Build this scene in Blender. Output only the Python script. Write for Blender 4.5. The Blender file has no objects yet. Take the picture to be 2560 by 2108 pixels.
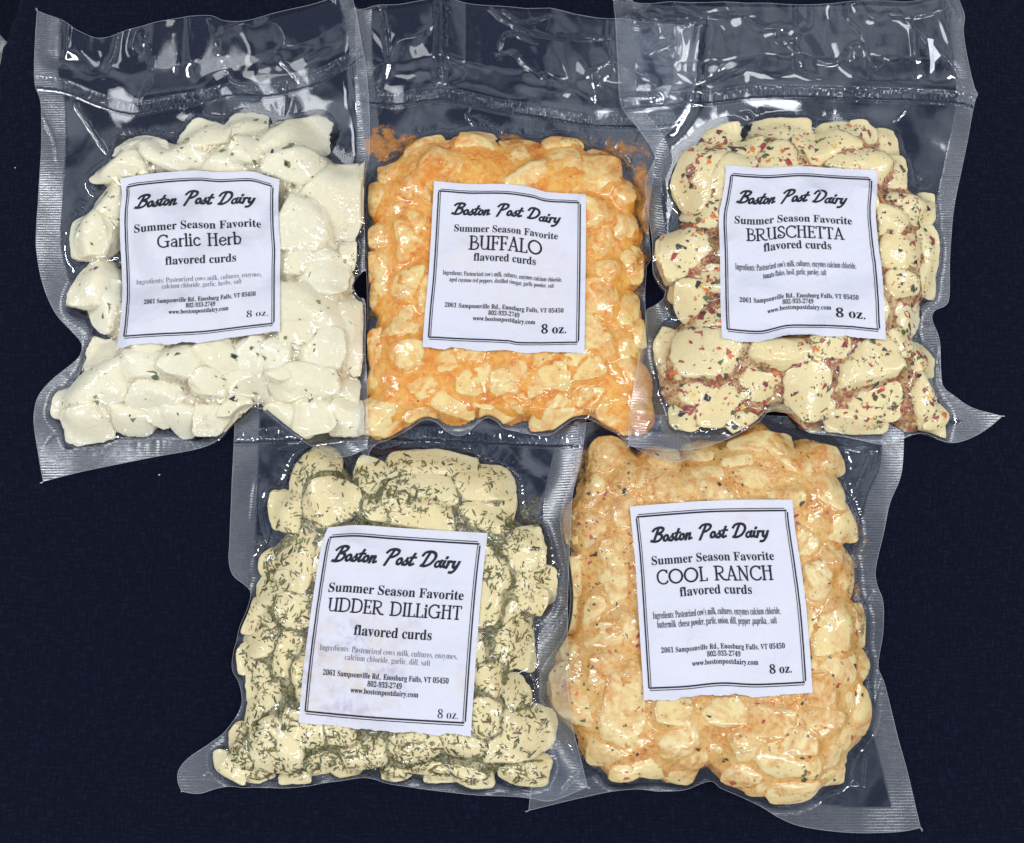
import bpy, bmesh, math, random
import numpy as np

# ------------------------------------------------------------------ camera, light, exposure
sc = bpy.context.scene
PW, PH = 2560.0, 2108.0          # pixel frame the outlines below are measured in
F_PX = 2200.0
TILT = math.radians(9.5)
DIST = 0.418                      # camera to table along the optical axis (m)
FWD = np.array([0.0, math.sin(TILT), -math.cos(TILT)])
UPV = np.array([0.0, math.cos(TILT), math.sin(TILT)])
RGT = np.array([1.0, 0.0, 0.0])
CAM = -FWD * DIST
cam_d = bpy.data.cameras.new('camera')
cam = bpy.data.objects.new('camera', cam_d)
sc.collection.objects.link(cam)
cam.location = CAM
cam.rotation_euler = (TILT, 0, 0)
cam_d.sensor_width = 36.0
cam_d.lens = 36.0 * F_PX / PW
cam_d.clip_start = 0.01
cam_d.clip_end = 50.0
sc.camera = cam

world = bpy.data.worlds.new('World')
sc.world = world
world.use_nodes = True
wn, wl = world.node_tree.nodes, world.node_tree.links
wbg = wn['Background']
wtc = wn.new('ShaderNodeTexCoord')
wno = wn.new('ShaderNodeTexNoise')
wno.inputs['Scale'].default_value = 4.2
wno.inputs['Detail'].default_value = 2.0
wrp = wn.new('ShaderNodeValToRGB')
wrp.color_ramp.elements[0].position = 0.40
wrp.color_ramp.elements[0].color = (0.06, 0.09, 0.19, 1)
wrp.color_ramp.elements[1].position = 0.58
wrp.color_ramp.elements[1].color = (0.78, 0.855, 1.0, 1)
wl.new(wtc.outputs['Generated'], wno.inputs['Vector'])
wl.new(wno.outputs['Fac'], wrp.inputs['Fac'])
wl.new(wrp.outputs['Color'], wbg.inputs['Color'])
wbg.inputs['Strength'].default_value = 0.86


def area_lamp(name, loc, target, sx, sy, power, col):
    d = bpy.data.lights.new(name, 'AREA')
    d.shape = 'RECTANGLE'
    d.size, d.size_y = sx, sy
    d.energy = power
    d.color = col
    o = bpy.data.objects.new(name, d)
    sc.collection.objects.link(o)
    o.location = loc
    v = np.array(target, float) - np.array(loc, float)
    import mathutils
    o.rotation_euler = mathutils.Vector(v).to_track_quat('-Z', 'Y').to_euler()
    return o


for lx, ly, lz, la, lb, lp in ((-1.35, 0.45, 1.25, 0.06, 1.1, 13.0), (1.40, 0.30, 1.25, 0.06, 1.1, 12.0), (0.15, -1.50, 1.20, 1.0, 0.06, 9.0),
                               (0.50, 0.75, 1.40, 0.36, 0.16, 1.2), (-0.55, 0.85, 1.40, 0.16, 0.36, 0.7),  # added overhead panels, placed to spread soft glints over the flaps
                               (-1.05, -1.05, 1.20, 0.05, 0.5, 4.0), (1.10, -1.0, 1.20, 0.05, 0.5, 4.0)):  # added diagonal strips so that slanted creases pick up glints
    area_lamp('overhead_and_glint_lamp', (lx, ly, lz), (0, 0, 0), la, lb, lp, (1.0, 0.97, 0.95))

sc.view_settings.view_transform = 'Standard'
sc.view_settings.look = 'None'
sc.view_settings.exposure = 0.02
sc.view_settings.gamma = 1.0
sc.view_settings.use_curve_mapping = False
sc.render.engine = 'CYCLES'
sc.cycles.transparent_max_bounces = 32
sc.cycles.max_bounces = 8
sc.cycles.diffuse_bounces = 3
sc.cycles.glossy_bounces = 3
sc.cycles.transmission_bounces = 4
sc.cycles.use_denoising = True
sc.cycles.caustics_reflective = False
sc.cycles.caustics_refractive = False
sc.cycles.sample_clamp_indirect = 4.0

# ------------------------------------------------------------------ small helpers
MM = 0.001
rng = np.random.default_rng(7)
random.seed(7)


def at(px, py, z=0.0):
    """photo pixel -> point at height z"""
    px, py, z = np.broadcast_arrays(np.asarray(px, float), np.asarray(py, float), np.asarray(z, float))
    d = (FWD[None, :] + ((px.ravel() - PW / 2) / F_PX)[:, None] * RGT - ((py.ravel() - PH / 2) / F_PX)[:, None] * UPV)
    t = (z.ravel() - CAM[2]) / d[:, 2]
    p = CAM + d * t[:, None]
    return p.reshape(px.shape + (3,))


def smooth01(a, b, x):
    t = np.clip((x - a) / (b - a), 0, 1)
    return t * t * (3 - 2 * t)


_lat = np.random.default_rng(3).random((64, 64, 64)).astype(np.float32)


def noise3(p, scale=1.0, seed=0):
    q = np.asarray(p, float) * scale + seed * 7.31 + 100.0
    i = np.floor(q).astype(int)
    f = q - i
    f = f * f * (3 - 2 * f)
    r = 0.0
    for a in (0, 1):
        for b in (0, 1):
            for c in (0, 1):
                w = ((f[..., 0] if a else 1 - f[..., 0]) * (f[..., 1] if b else 1 - f[..., 1]) * (f[..., 2] if c else 1 - f[..., 2]))
                r = r + w * _lat[(i[..., 0] + a) % 64, (i[..., 1] + b) % 64, (i[..., 2] + c) % 64]
    return r * 2 - 1


def noise2(x, y, scale, seed=0):
    return noise3(np.stack([x, y, np.zeros_like(x) + seed * 3.7], -1), scale, seed)


def fbm2(x, y, scale, seed=0, o=3):
    r, a = 0.0, 1.0
    for k in range(o):
        r = r + a * noise2(x, y, scale * 2 ** k, seed + k)
        a *= 0.5
    return r


def catmull(pts, n=8, closed=False):
    p = np.asarray(pts, float)
    m = len(p)
    if m < 3:
        t = np.linspace(0, 1, n + 1)[:, None]
        return p[0] + (p[-1] - p[0]) * t
    out = []
    segs = m if closed else m - 1
    for i in range(segs):
        if closed:
            a, b, c, d = p[(i - 1) % m], p[i], p[(i + 1) % m], p[(i + 2) % m]
        else:
            b, c = p[i], p[i + 1]
            a = p[i - 1] if i > 0 else 2 * b - c
            d = p[i + 2] if i + 2 < m else 2 * c - b
        t = np.linspace(0, 1, n, endpoint=False)[:, None]
        out.append(0.5 * ((2 * b) + (c - a) * t + (2 * a - 5 * b + 4 * c - d) * t ** 2 + (-a + 3 * b - 3 * c + d) * t ** 3))
    r = np.concatenate(out)
    if not closed:
        r = np.vstack([r, p[-1]])
    return r


def mesh_obj(name, verts, faces, mat, parent=None, smooth=True, attrs=None, mat_idx=None):
    me = bpy.data.meshes.new(name)
    verts = np.asarray(verts, np.float32)
    if isinstance(faces, np.ndarray):
        nf, k = faces.shape
        me.vertices.add(len(verts))
        me.vertices.foreach_set('co', verts.ravel())
        me.loops.add(nf * k)
        me.loops.foreach_set('vertex_index', faces.astype(np.int32).ravel())
        me.polygons.add(nf)
        me.polygons.foreach_set('loop_start', np.arange(0, nf * k, k, dtype=np.int32))
        me.update(calc_edges=True)
    else:
        me.from_pydata([tuple(v) for v in verts], [], [tuple(f) for f in faces])
        me.update()
    me.validate()
    if attrs:
        for k, v in attrs.items():
            a = me.attributes.new(k, 'FLOAT', 'POINT')
            a.data.foreach_set('value', np.asarray(v, np.float32))
    for m in (mat if isinstance(mat, (list, tuple)) else [mat]):
        me.materials.append(m)
    if mat_idx is not None:
        me.polygons.foreach_set('material_index', np.asarray(mat_idx, np.int32))
    me.polygons.foreach_set('use_smooth', np.full(len(me.polygons), smooth))
    o = bpy.data.objects.new(name, me)
    sc.collection.objects.link(o)
    if parent is not None:
        o.parent = parent
    return o


def tag(o, label=None, cat=None, group=None, kind=None):
    if label: o['label'] = label
    if cat: o['category'] = cat
    if group: o['group'] = group
    if kind: o['kind'] = kind
    return o


def pip(px, py, poly):
    inside = np.zeros(px.shape, bool)
    x0, y0 = poly[-1]
    for x1, y1 in poly:
        if y0 != y1:
            c = ((y1 > py) != (y0 > py)) & (px < (x0 - x1) * (py - y1) / (y0 - y1) + x1)
            inside ^= c
        x0, y0 = x1, y1
    return inside


def seg_dist(X, Y, pts, closed=False, keep=None):
    """distance, and nearest point, from every node to a polyline"""
    n = len(pts)
    best = np.full(X.shape, 1e9)
    bx, by = np.zeros_like(X), np.zeros_like(X)
    along = np.zeros_like(X)
    s = 0.0
    for i in range(n if closed else n - 1):
        a, b = pts[i], pts[(i + 1) % n]
        L = math.hypot(b[0] - a[0], b[1] - a[1])
        if L < 1e-9:
            continue
        if keep is not None and not keep[i]:
            s += L
            continue
        t = np.clip(((X - a[0]) * (b[0] - a[0]) + (Y - a[1]) * (b[1] - a[1])) / L ** 2, 0, 1)
        qx, qy = a[0] + t * (b[0] - a[0]), a[1] + t * (b[1] - a[1])
        d = np.hypot(X - qx, Y - qy)
        m = d < best
        best[m], bx[m], by[m] = d[m], qx[m], qy[m]
        along[m] = (s + t * L)[m]
        s += L
    return best, bx, by, along


def avg4(u):
    p = np.pad(u, 1, mode='edge')
    return 0.25 * (p[:-2, 1:-1] + p[2:, 1:-1] + p[1:-1, :-2] + p[1:-1, 2:])


def box(u, r, n=1):
    for _ in range(n):
        for ax in (0, 1):
            p = np.pad(u, [(r + 1, r) if a == ax else (0, 0) for a in (0, 1)], mode='edge')
            c = np.cumsum(p, axis=ax)
            u = (np.take(c, range(2 * r + 1, c.shape[ax]), ax) - np.take(c, range(0, c.shape[ax] - 2 * r - 1), ax)) / (2 * r + 1)
    return u


def dil(u, n):
    for _ in range(n):
        p = np.pad(u, 1, mode='edge')
        u = np.maximum(np.maximum(np.maximum(p[:-2, 1:-1], p[2:, 1:-1]), np.maximum(p[1:-1, :-2], p[1:-1, 2:])), u)
    return u


def ero(u, n):
    return -dil(-u.astype(np.float32), n)


# ------------------------------------------------------------------ materials
def new_mat(name):
    m = bpy.data.materials.new(name)
    m.use_nodes = True
    m.node_tree.nodes.clear()
    return m, m.node_tree.nodes, m.node_tree.links


def N(nodes, typ, **kw):
    n = nodes.new(typ)
    for k, v in kw.items():
        if k in n.inputs.keys():
            n.inputs[k].default_value = v
        else:
            setattr(n, k, v)
    return n


def math_node(nodes, links, op, a, b=None, clamp=False):
    n = nodes.new('ShaderNodeMath')
    n.operation = op
    n.use_clamp = clamp
    for i, v in enumerate((a, b)):
        if v is None:
            continue
        if isinstance(v, (int, float)):
            n.inputs[i].default_value = v
        else:
            links.new(v, n.inputs[i])
    return n.outputs[0]


def ramp(nodes, links, fac, stops):
    r = nodes.new('ShaderNodeValToRGB')
    el = r.color_ramp.elements
    while len(el) < len(stops):
        el.new(0.5)
    for e, (p, c) in zip(el, stops):
        e.position = p
        e.color = tuple(c) + (1,) if len(c) == 3 else c
    links.new(fac, r.inputs['Fac'])
    return r.outputs['Color']


def mixc(nodes, links, fac, a, b):
    n = nodes.new('ShaderNodeMix')
    n.data_type = 'RGBA'
    for s, v in ((n.inputs[0], fac), (n.inputs[6], a), (n.inputs[7], b)):
        if isinstance(v, (int, float)):
            s.default_value = v
        elif isinstance(v, tuple):
            s.default_value = v + (1,) if len(v) == 3 else v
        else:
            links.new(v, s)
    return n.outputs[2]


def film_material(name, smear_cols, haze=0.008, smear_scale=900.0, tint=(0.975, 0.98, 0.99)):
    m, nd, lk = new_mat(name)
    out = N(nd, 'ShaderNodeOutputMaterial')
    tc = N(nd, 'ShaderNodeTexCoord')
    seal = N(nd, 'ShaderNodeAttribute', attribute_name='seal').outputs['Fac']
    smear = N(nd, 'ShaderNodeAttribute', attribute_name='smear').outputs['Fac']
    rib = N(nd, 'ShaderNodeAttribute', attribute_name='rib').outputs['Fac']
    # embossed ribs of the welded margins + fine crinkle everywhere
    no1 = N(nd, 'ShaderNodeTexNoise', Scale=120.0, Detail=3.0)
    lk.new(tc.outputs['Object'], no1.inputs['Vector'])
    no2 = N(nd, 'ShaderNodeTexNoise', Scale=420.0, Detail=2.0)
    mp = N(nd, 'ShaderNodeMapping')
    mp.inputs['Scale'].default_value = (0.45, 1.9, 1)
    lk.new(tc.outputs['Object'], mp.inputs['Vector'])
    lk.new(mp.outputs['Vector'], no2.inputs['Vector'])
    ribw = math_node(nd, lk, 'SINE', math_node(nd, lk, 'MULTIPLY', rib, 6283.0 / 1.25))
    emb = math_node(nd, lk, 'ADD', math_node(nd, lk, 'MULTIPLY', ribw, 0.2), math_node(nd, lk, 'MULTIPLY', no2.outputs['Fac'], 1.0))
    h = math_node(nd, lk, 'ADD', math_node(nd, lk, 'MULTIPLY', no1.outputs['Fac'], 0.16), math_node(nd, lk, 'MULTIPLY', emb, seal))
    bump = N(nd, 'ShaderNodeBump', Strength=0.22, Distance=0.0005)
    lk.new(h, bump.inputs['Height'])
    lw = N(nd, 'ShaderNodeLayerWeight', Blend=0.5)
    lk.new(bump.outputs['Normal'], lw.inputs['Normal'])
    f5 = math_node(nd, lk, 'POWER', lw.outputs['Facing'], 5.0)
    loose = N(nd, 'ShaderNodeAttribute', attribute_name='loose').outputs['Fac']
    fres = math_node(nd, lk, 'ADD', math_node(nd, lk, 'MULTIPLY', f5, 0.80), math_node(nd, lk, 'ADD', math_node(nd, lk, 'MULTIPLY', loose, 0.05), 0.035), True)
    gl = N(nd, 'ShaderNodeBsdfGlossy', Roughness=0.09)
    gl.inputs['Color'].default_value = (0.90, 0.95, 1, 1)
    lk.new(bump.outputs['Normal'], gl.inputs['Normal'])
    lk.new(math_node(nd, lk, 'ADD', math_node(nd, lk, 'MULTIPLY', seal, 0.22), math_node(nd, lk, 'SUBTRACT', 0.13, math_node(nd, lk, 'MULTIPLY', loose, 0.07))), gl.inputs['Roughness'])
    tr = N(nd, 'ShaderNodeBsdfTransparent')
    tr.inputs['Color'].default_value = tint + (1,)
    df = N(nd, 'ShaderNodeBsdfDiffuse')
    df.inputs['Color'].default_value = (0.86, 0.88, 0.92, 1)
    hz = N(nd, 'ShaderNodeMixShader')
    emb2 = math_node(nd, lk, 'MULTIPLY', seal, math_node(nd, lk, 'MULTIPLY', no2.outputs['Fac'], 0.028))
    lk.new(math_node(nd, lk, 'ADD', emb2, haze), hz.inputs[0])
    lk.new(tr.outputs[0], hz.inputs[1])
    lk.new(df.outputs[0], hz.inputs[2])
    # seasoning residue clinging to the inside of the film
    sn = N(nd, 'ShaderNodeTexNoise', Scale=smear_scale, Detail=5.0, Roughness=0.65)
    lk.new(tc.outputs['Object'], sn.inputs['Vector'])
    sn2 = N(nd, 'ShaderNodeTexNoise', Scale=170.0, Detail=4.0)
    lk.new(tc.outputs['Object'], sn2.inputs['Vector'])
    sv = math_node(nd, lk, 'ADD', math_node(nd, lk, 'MULTIPLY', sn.outputs['Fac'], 0.5), math_node(nd, lk, 'MULTIPLY', sn2.outputs['Fac'], 0.5))
    sv = math_node(nd, lk, 'ADD', sv, math_node(nd, lk, 'MULTIPLY', math_node(nd, lk, 'SUBTRACT', smear, 1.0), 0.35))
    sm = math_node(nd, lk, 'MULTIPLY', math_node(nd, lk, 'SUBTRACT', sv, 0.37), 9.0, True)
    sm = math_node(nd, lk, 'MULTIPLY', sm, math_node(nd, lk, 'GREATER_THAN', smear, 0.01))
    sm = math_node(nd, lk, 'MULTIPLY', sm, 0.82)
    sd = N(nd, 'ShaderNodeBsdfDiffuse')
    lk.new(ramp(nd, lk, sn.outputs['Fac'], [(0.4, smear_cols[0]), (0.6, smear_cols[1])]), sd.inputs['Color'])
    ms = N(nd, 'ShaderNodeMixShader')
    lk.new(sm, ms.inputs[0])
    lk.new(hz.outputs[0], ms.inputs[1])
    lk.new(sd.outputs[0], ms.inputs[2])
    mx = N(nd, 'ShaderNodeMixShader')
    lk.new(fres, mx.inputs[0])
    lk.new(ms.outputs[0], mx.inputs[1])
    lk.new(gl.outputs[0], mx.inputs[2])
    lk.new(mx.outputs[0], out.inputs['Surface'])
    return m


def rim_material():
    m, nd, lk = new_mat('film_cut_edge')
    out = N(nd, 'ShaderNodeOutputMaterial')
    tr = N(nd, 'ShaderNodeBsdfTransparent')
    df = N(nd, 'ShaderNodeBsdfPrincipled', Roughness=0.25)
    df.inputs['Base Color'].default_value = (0.75, 0.78, 0.85, 1)
    mx = N(nd, 'ShaderNodeMixShader')
    mx.inputs[0].default_value = 0.28
    lk.new(tr.outputs[0], mx.inputs[1])
    lk.new(df.outputs[0], mx.inputs[2])
    lk.new(mx.outputs[0], out.inputs['Surface'])
    return m


def curd_material(name, pale, deep, coat_a, coat_b, patch=0.5, coat_noise=0.5, sss=0.32, soft=0.95, lift=0.0):
    """ivory curd; 'coat' = how deep a point sits in the seasoning between the curds"""
    m, nd, lk = new_mat(name)
    out = N(nd, 'ShaderNodeOutputMaterial')
    bs = N(nd, 'ShaderNodeBsdfPrincipled', Roughness=0.42)
    geo = N(nd, 'ShaderNodeNewGeometry')
    coat = N(nd, 'ShaderNodeAttribute', attribute_name='coat').outputs['Fac']
    var = N(nd, 'ShaderNodeAttribute', attribute_name='tone').outputs['Fac']
    n1 = N(nd, 'ShaderNodeTexNoise', Scale=58.0, Detail=4.0, Roughness=0.55, Distortion=2.6)
    n2 = N(nd, 'ShaderNodeTexNoise', Scale=420.0, Detail=4.0, Roughness=0.65)
    n3 = N(nd, 'ShaderNodeTexNoise', Scale=1500.0, Detail=3.0)
    for n in (n1, n2, n3):
        lk.new(geo.outputs['Position'], n.inputs['Vector'])
    base = mixc(nd, lk, math_node(nd, lk, 'MULTIPLY', math_node(nd, lk, 'ADD', n2.outputs['Fac'], math_node(nd, lk, 'SUBTRACT', var, 0.5)), 1.0, True), pale, deep)
    cc = mixc(nd, lk, ramp(nd, lk, n2.outputs['Fac'], [(0.35, (0, 0, 0)), (0.65, (1, 1, 1))]), coat_a, coat_b)
    k = math_node(nd, lk, 'ADD', coat, math_node(nd, lk, 'MULTIPLY', math_node(nd, lk, 'SUBTRACT', n1.outputs['Fac'], 0.5), 2.4 * coat_noise))
    k = math_node(nd, lk, 'ADD', k, math_node(nd, lk, 'MULTIPLY', math_node(nd, lk, 'SUBTRACT', n2.outputs['Fac'], 0.5), 0.5 * coat_noise))
    n0 = N(nd, 'ShaderNodeTexNoise', Scale=24.0, Detail=2.0)
    lk.new(geo.outputs['Position'], n0.inputs['Vector'])
    k = math_node(nd, lk, 'ADD', k, math_node(nd, lk, 'MULTIPLY', math_node(nd, lk, 'SUBTRACT', n0.outputs['Fac'], 0.5), 1.5 * coat_noise))
    k = math_node(nd, lk, 'ADD', k, patch - 0.5)
    k = math_node(nd, lk, 'MULTIPLY', math_node(nd, lk, 'ADD', k, lift), soft, True)
    lk.new(mixc(nd, lk, k, base, cc), bs.inputs['Base Color'])
    bs.inputs['Subsurface Weight'].default_value = sss
    bs.inputs['Subsurface Radius'].default_value = (1.0, 0.8, 0.5)
    bs.inputs['Subsurface Scale'].default_value = 0.0025
    bs.inputs['Specular IOR Level'].default_value = 0.35
    hb = math_node(nd, lk, 'ADD', math_node(nd, lk, 'MULTIPLY', n2.outputs['Fac'], 1.0), math_node(nd, lk, 'MULTIPLY', n3.outputs['Fac'], 0.25))
    bp = N(nd, 'ShaderNodeBump', Strength=0.5, Distance=0.0010)
    lk.new(hb, bp.inputs['Height'])
    lk.new(bp.outputs['Normal'], bs.inputs['Normal'])
    lk.new(bs.outputs[0], out.inputs['Surface'])
    return m


def filler_material(name, stops, scale=500.0, rough=0.4):
    m, nd, lk = new_mat(name)
    out = N(nd, 'ShaderNodeOutputMaterial')
    bs = N(nd, 'ShaderNodeBsdfPrincipled', Roughness=rough)
    geo = N(nd, 'ShaderNodeNewGeometry')
    n1 = N(nd, 'ShaderNodeTexNoise', Scale=scale, Detail=6.0, Roughness=0.68, Distortion=0.6)
    lk.new(geo.outputs['Position'], n1.inputs['Vector'])
    n2 = N(nd, 'ShaderNodeTexNoise', Scale=scale * 0.22, Detail=3.0)
    lk.new(geo.outputs['Position'], n2.inputs['Vector'])
    v = math_node(nd, lk, 'ADD', math_node(nd, lk, 'MULTIPLY', n1.outputs['Fac'], 0.6), math_node(nd, lk, 'MULTIPLY', n2.outputs['Fac'], 0.4))
    lk.new(ramp(nd, lk, v, stops), bs.inputs['Base Color'])
    bp = N(nd, 'ShaderNodeBump', Strength=0.6, Distance=0.0012)
    lk.new(n1.outputs['Fac'], bp.inputs['Height'])
    lk.new(bp.outputs['Normal'], bs.inputs['Normal'])
    lk.new(bs.outputs[0], out.inputs['Surface'])
    return m


def flake_material(name, stops, rough=0.5):
    m, nd, lk = new_mat(name)
    out = N(nd, 'ShaderNodeOutputMaterial')
    bs = N(nd, 'ShaderNodeBsdfPrincipled', Roughness=rough)
    a = N(nd, 'ShaderNodeAttribute', attribute_name='tone').outputs['Fac']
    r = nd.new('ShaderNodeValToRGB')
    r.color_ramp.interpolation = 'CONSTANT'
    el = r.color_ramp.elements
    while len(el) < len(stops):
        el.new(0.5)
    for e, (p, c) in zip(el, stops):
        e.position = p
        e.color = tuple(c) + (1,)
    lk.new(a, r.inputs['Fac'])
    geo = N(nd, 'ShaderNodeNewGeometry')
    n1 = N(nd, 'ShaderNodeTexNoise', Scale=1400.0, Detail=3.0)
    lk.new(geo.outputs['Position'], n1.inputs['Vector'])
    hs = N(nd, 'ShaderNodeHueSaturation')
    lk.new(r.outputs['Color'], hs.inputs['Color'])
    lk.new(math_node(nd, lk, 'ADD', math_node(nd, lk, 'MULTIPLY', n1.outputs['Fac'], 1.8), 0.6), hs.inputs['Value'])
    lk.new(hs.outputs['Color'], bs.inputs['Base Color'])
    lk.new(bs.outputs[0], out.inputs['Surface'])
    return m


def paper_material(name, stain_a, stain_b):
    m, nd, lk = new_mat(name)
    out = N(nd, 'ShaderNodeOutputMaterial')
    bs = N(nd, 'ShaderNodeBsdfPrincipled', Roughness=0.55)
    bs.inputs['Specular IOR Level'].default_value = 0.3
    tc = N(nd, 'ShaderNodeTexCoord')
    st = N(nd, 'ShaderNodeAttribute', attribute_name='stain').outputs['Fac']
    n1 = N(nd, 'ShaderNodeTexNoise', Scale=190.0, Detail=5.0, Roughness=0.65)
    n2 = N(nd, 'ShaderNodeTexNoise', Scale=70.0, Detail=3.0)
    n3 = N(nd, 'ShaderNodeTexNoise', Scale=1600.0, Detail=2.0)
    for n in (n1, n2, n3):
        lk.new(tc.outputs['Object'], n.inputs['Vector'])
    sc_ = ramp(nd, lk, n2.outputs['Fac'], [(0.42, stain_a), (0.58, stain_b)])
    k = math_node(nd, lk, 'MULTIPLY', st, ramp(nd, lk, n1.outputs['Fac'], [(0.40, (0, 0, 0)), (0.62, (1, 1, 1))]))
    lk.new(mixc(nd, lk, k, (0.67, 0.685, 0.755), sc_), bs.inputs['Base Color'])
    h = math_node(nd, lk, 'ADD', math_node(nd, lk, 'MULTIPLY', n1.outputs['Fac'], 1.0), math_node(nd, lk, 'MULTIPLY', n3.outputs['Fac'], 0.06))
    bp = N(nd, 'ShaderNodeBump', Strength=0.45, Distance=0.0014)
    lk.new(h, bp.inputs['Height'])
    lk.new(bp.outputs['Normal'], bs.inputs['Normal'])
    lk.new(bs.outputs[0], out.inputs['Surface'])
    return m


def plain_material(name, col, rough=0.6, spec=0.3):
    m, nd, lk = new_mat(name)
    out = N(nd, 'ShaderNodeOutputMaterial')
    bs = N(nd, 'ShaderNodeBsdfPrincipled', Roughness=rough)
    bs.inputs['Specular IOR Level'].default_value = spec
    geo = N(nd, 'ShaderNodeNewGeometry')
    n1 = N(nd, 'ShaderNodeTexNoise', Scale=900.0, Detail=3.0)
    lk.new(geo.outputs['Position'], n1.inputs['Vector'])
    lk.new(mixc(nd, lk, n1.outputs['Fac'], tuple(c * 0.8 for c in col), tuple(min(1, c * 1.2) for c in col)), bs.inputs['Base Color'])
    lk.new(bs.outputs[0], out.inputs['Surface'])
    return m


def cloth_material():
    m, nd, lk = new_mat('navy_woven_cloth')
    out = N(nd, 'ShaderNodeOutputMaterial')
    bs = N(nd, 'ShaderNodeBsdfPrincipled', Roughness=0.9)
    bs.inputs['Specular IOR Level'].default_value = 0.06
    bs.inputs['Sheen Weight'].default_value = 0.02
    tc = N(nd, 'ShaderNodeTexCoord')
    wob = N(nd, 'ShaderNodeTexNoise', Scale=60.0, Detail=2.0)
    lk.new(tc.outputs['Object'], wob.inputs['Vector'])
    hs = []
    for scl in ((190.0, 860.0, 1.0), (860.0, 190.0, 1.0)):      # weft and warp threads, none exactly alike
        mp = N(nd, 'ShaderNodeMapping')
        mp.inputs['Rotation'].default_value = (0, 0, math.radians(8))
        mp.inputs['Scale'].default_value = scl
        lk.new(tc.outputs['Object'], mp.inputs['Vector'])
        w = N(nd, 'ShaderNodeTexNoise', Scale=1.0, Detail=2.0)
        lk.new(mp.outputs['Vector'], w.inputs['Vector'])
        hs.append(ramp(nd, lk, w.outputs['Fac'], [(0.42, (0, 0, 0)), (0.58, (1, 1, 1))]))
    weave = math_node(nd, lk, 'MULTIPLY', hs[0], hs[1])
    big = N(nd, 'ShaderNodeTexNoise', Scale=9.0, Detail=4.0)
    lk.new(tc.outputs['Object'], big.inputs['Vector'])
    fuzz = N(nd, 'ShaderNodeTexNoise', Scale=1500.0, Detail=2.0)
    lk.new(tc.outputs['Object'], fuzz.inputs['Vector'])
    k = math_node(nd, lk, 'ADD', math_node(nd, lk, 'MULTIPLY', weave, 0.40), math_node(nd, lk, 'MULTIPLY', fuzz.outputs['Fac'], 0.7))
    c1 = mixc(nd, lk, k, (0.0003, 0.0006, 0.0030), (0.0085, 0.0115, 0.0310))
    lk.new(c1, bs.inputs['Base Color'])
    bp = N(nd, 'ShaderNodeBump', Strength=0.7, Distance=0.0007)
    lk.new(weave, bp.inputs['Height'])
    lk.new(bp.outputs['Normal'], bs.inputs['Normal'])
    lk.new(bs.outputs[0], out.inputs['Surface'])
    return m


# ------------------------------------------------------------------ lettering (drawn strokes for the display faces, serif glyphs for the rest)
def L_(w, *p): return (w, 'l', p)
def C_(w, *p): return (w, 'c', p)
def O_(w, cx, cy, rx, ry): return (w, 'o', (cx, cy, rx, ry))


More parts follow.
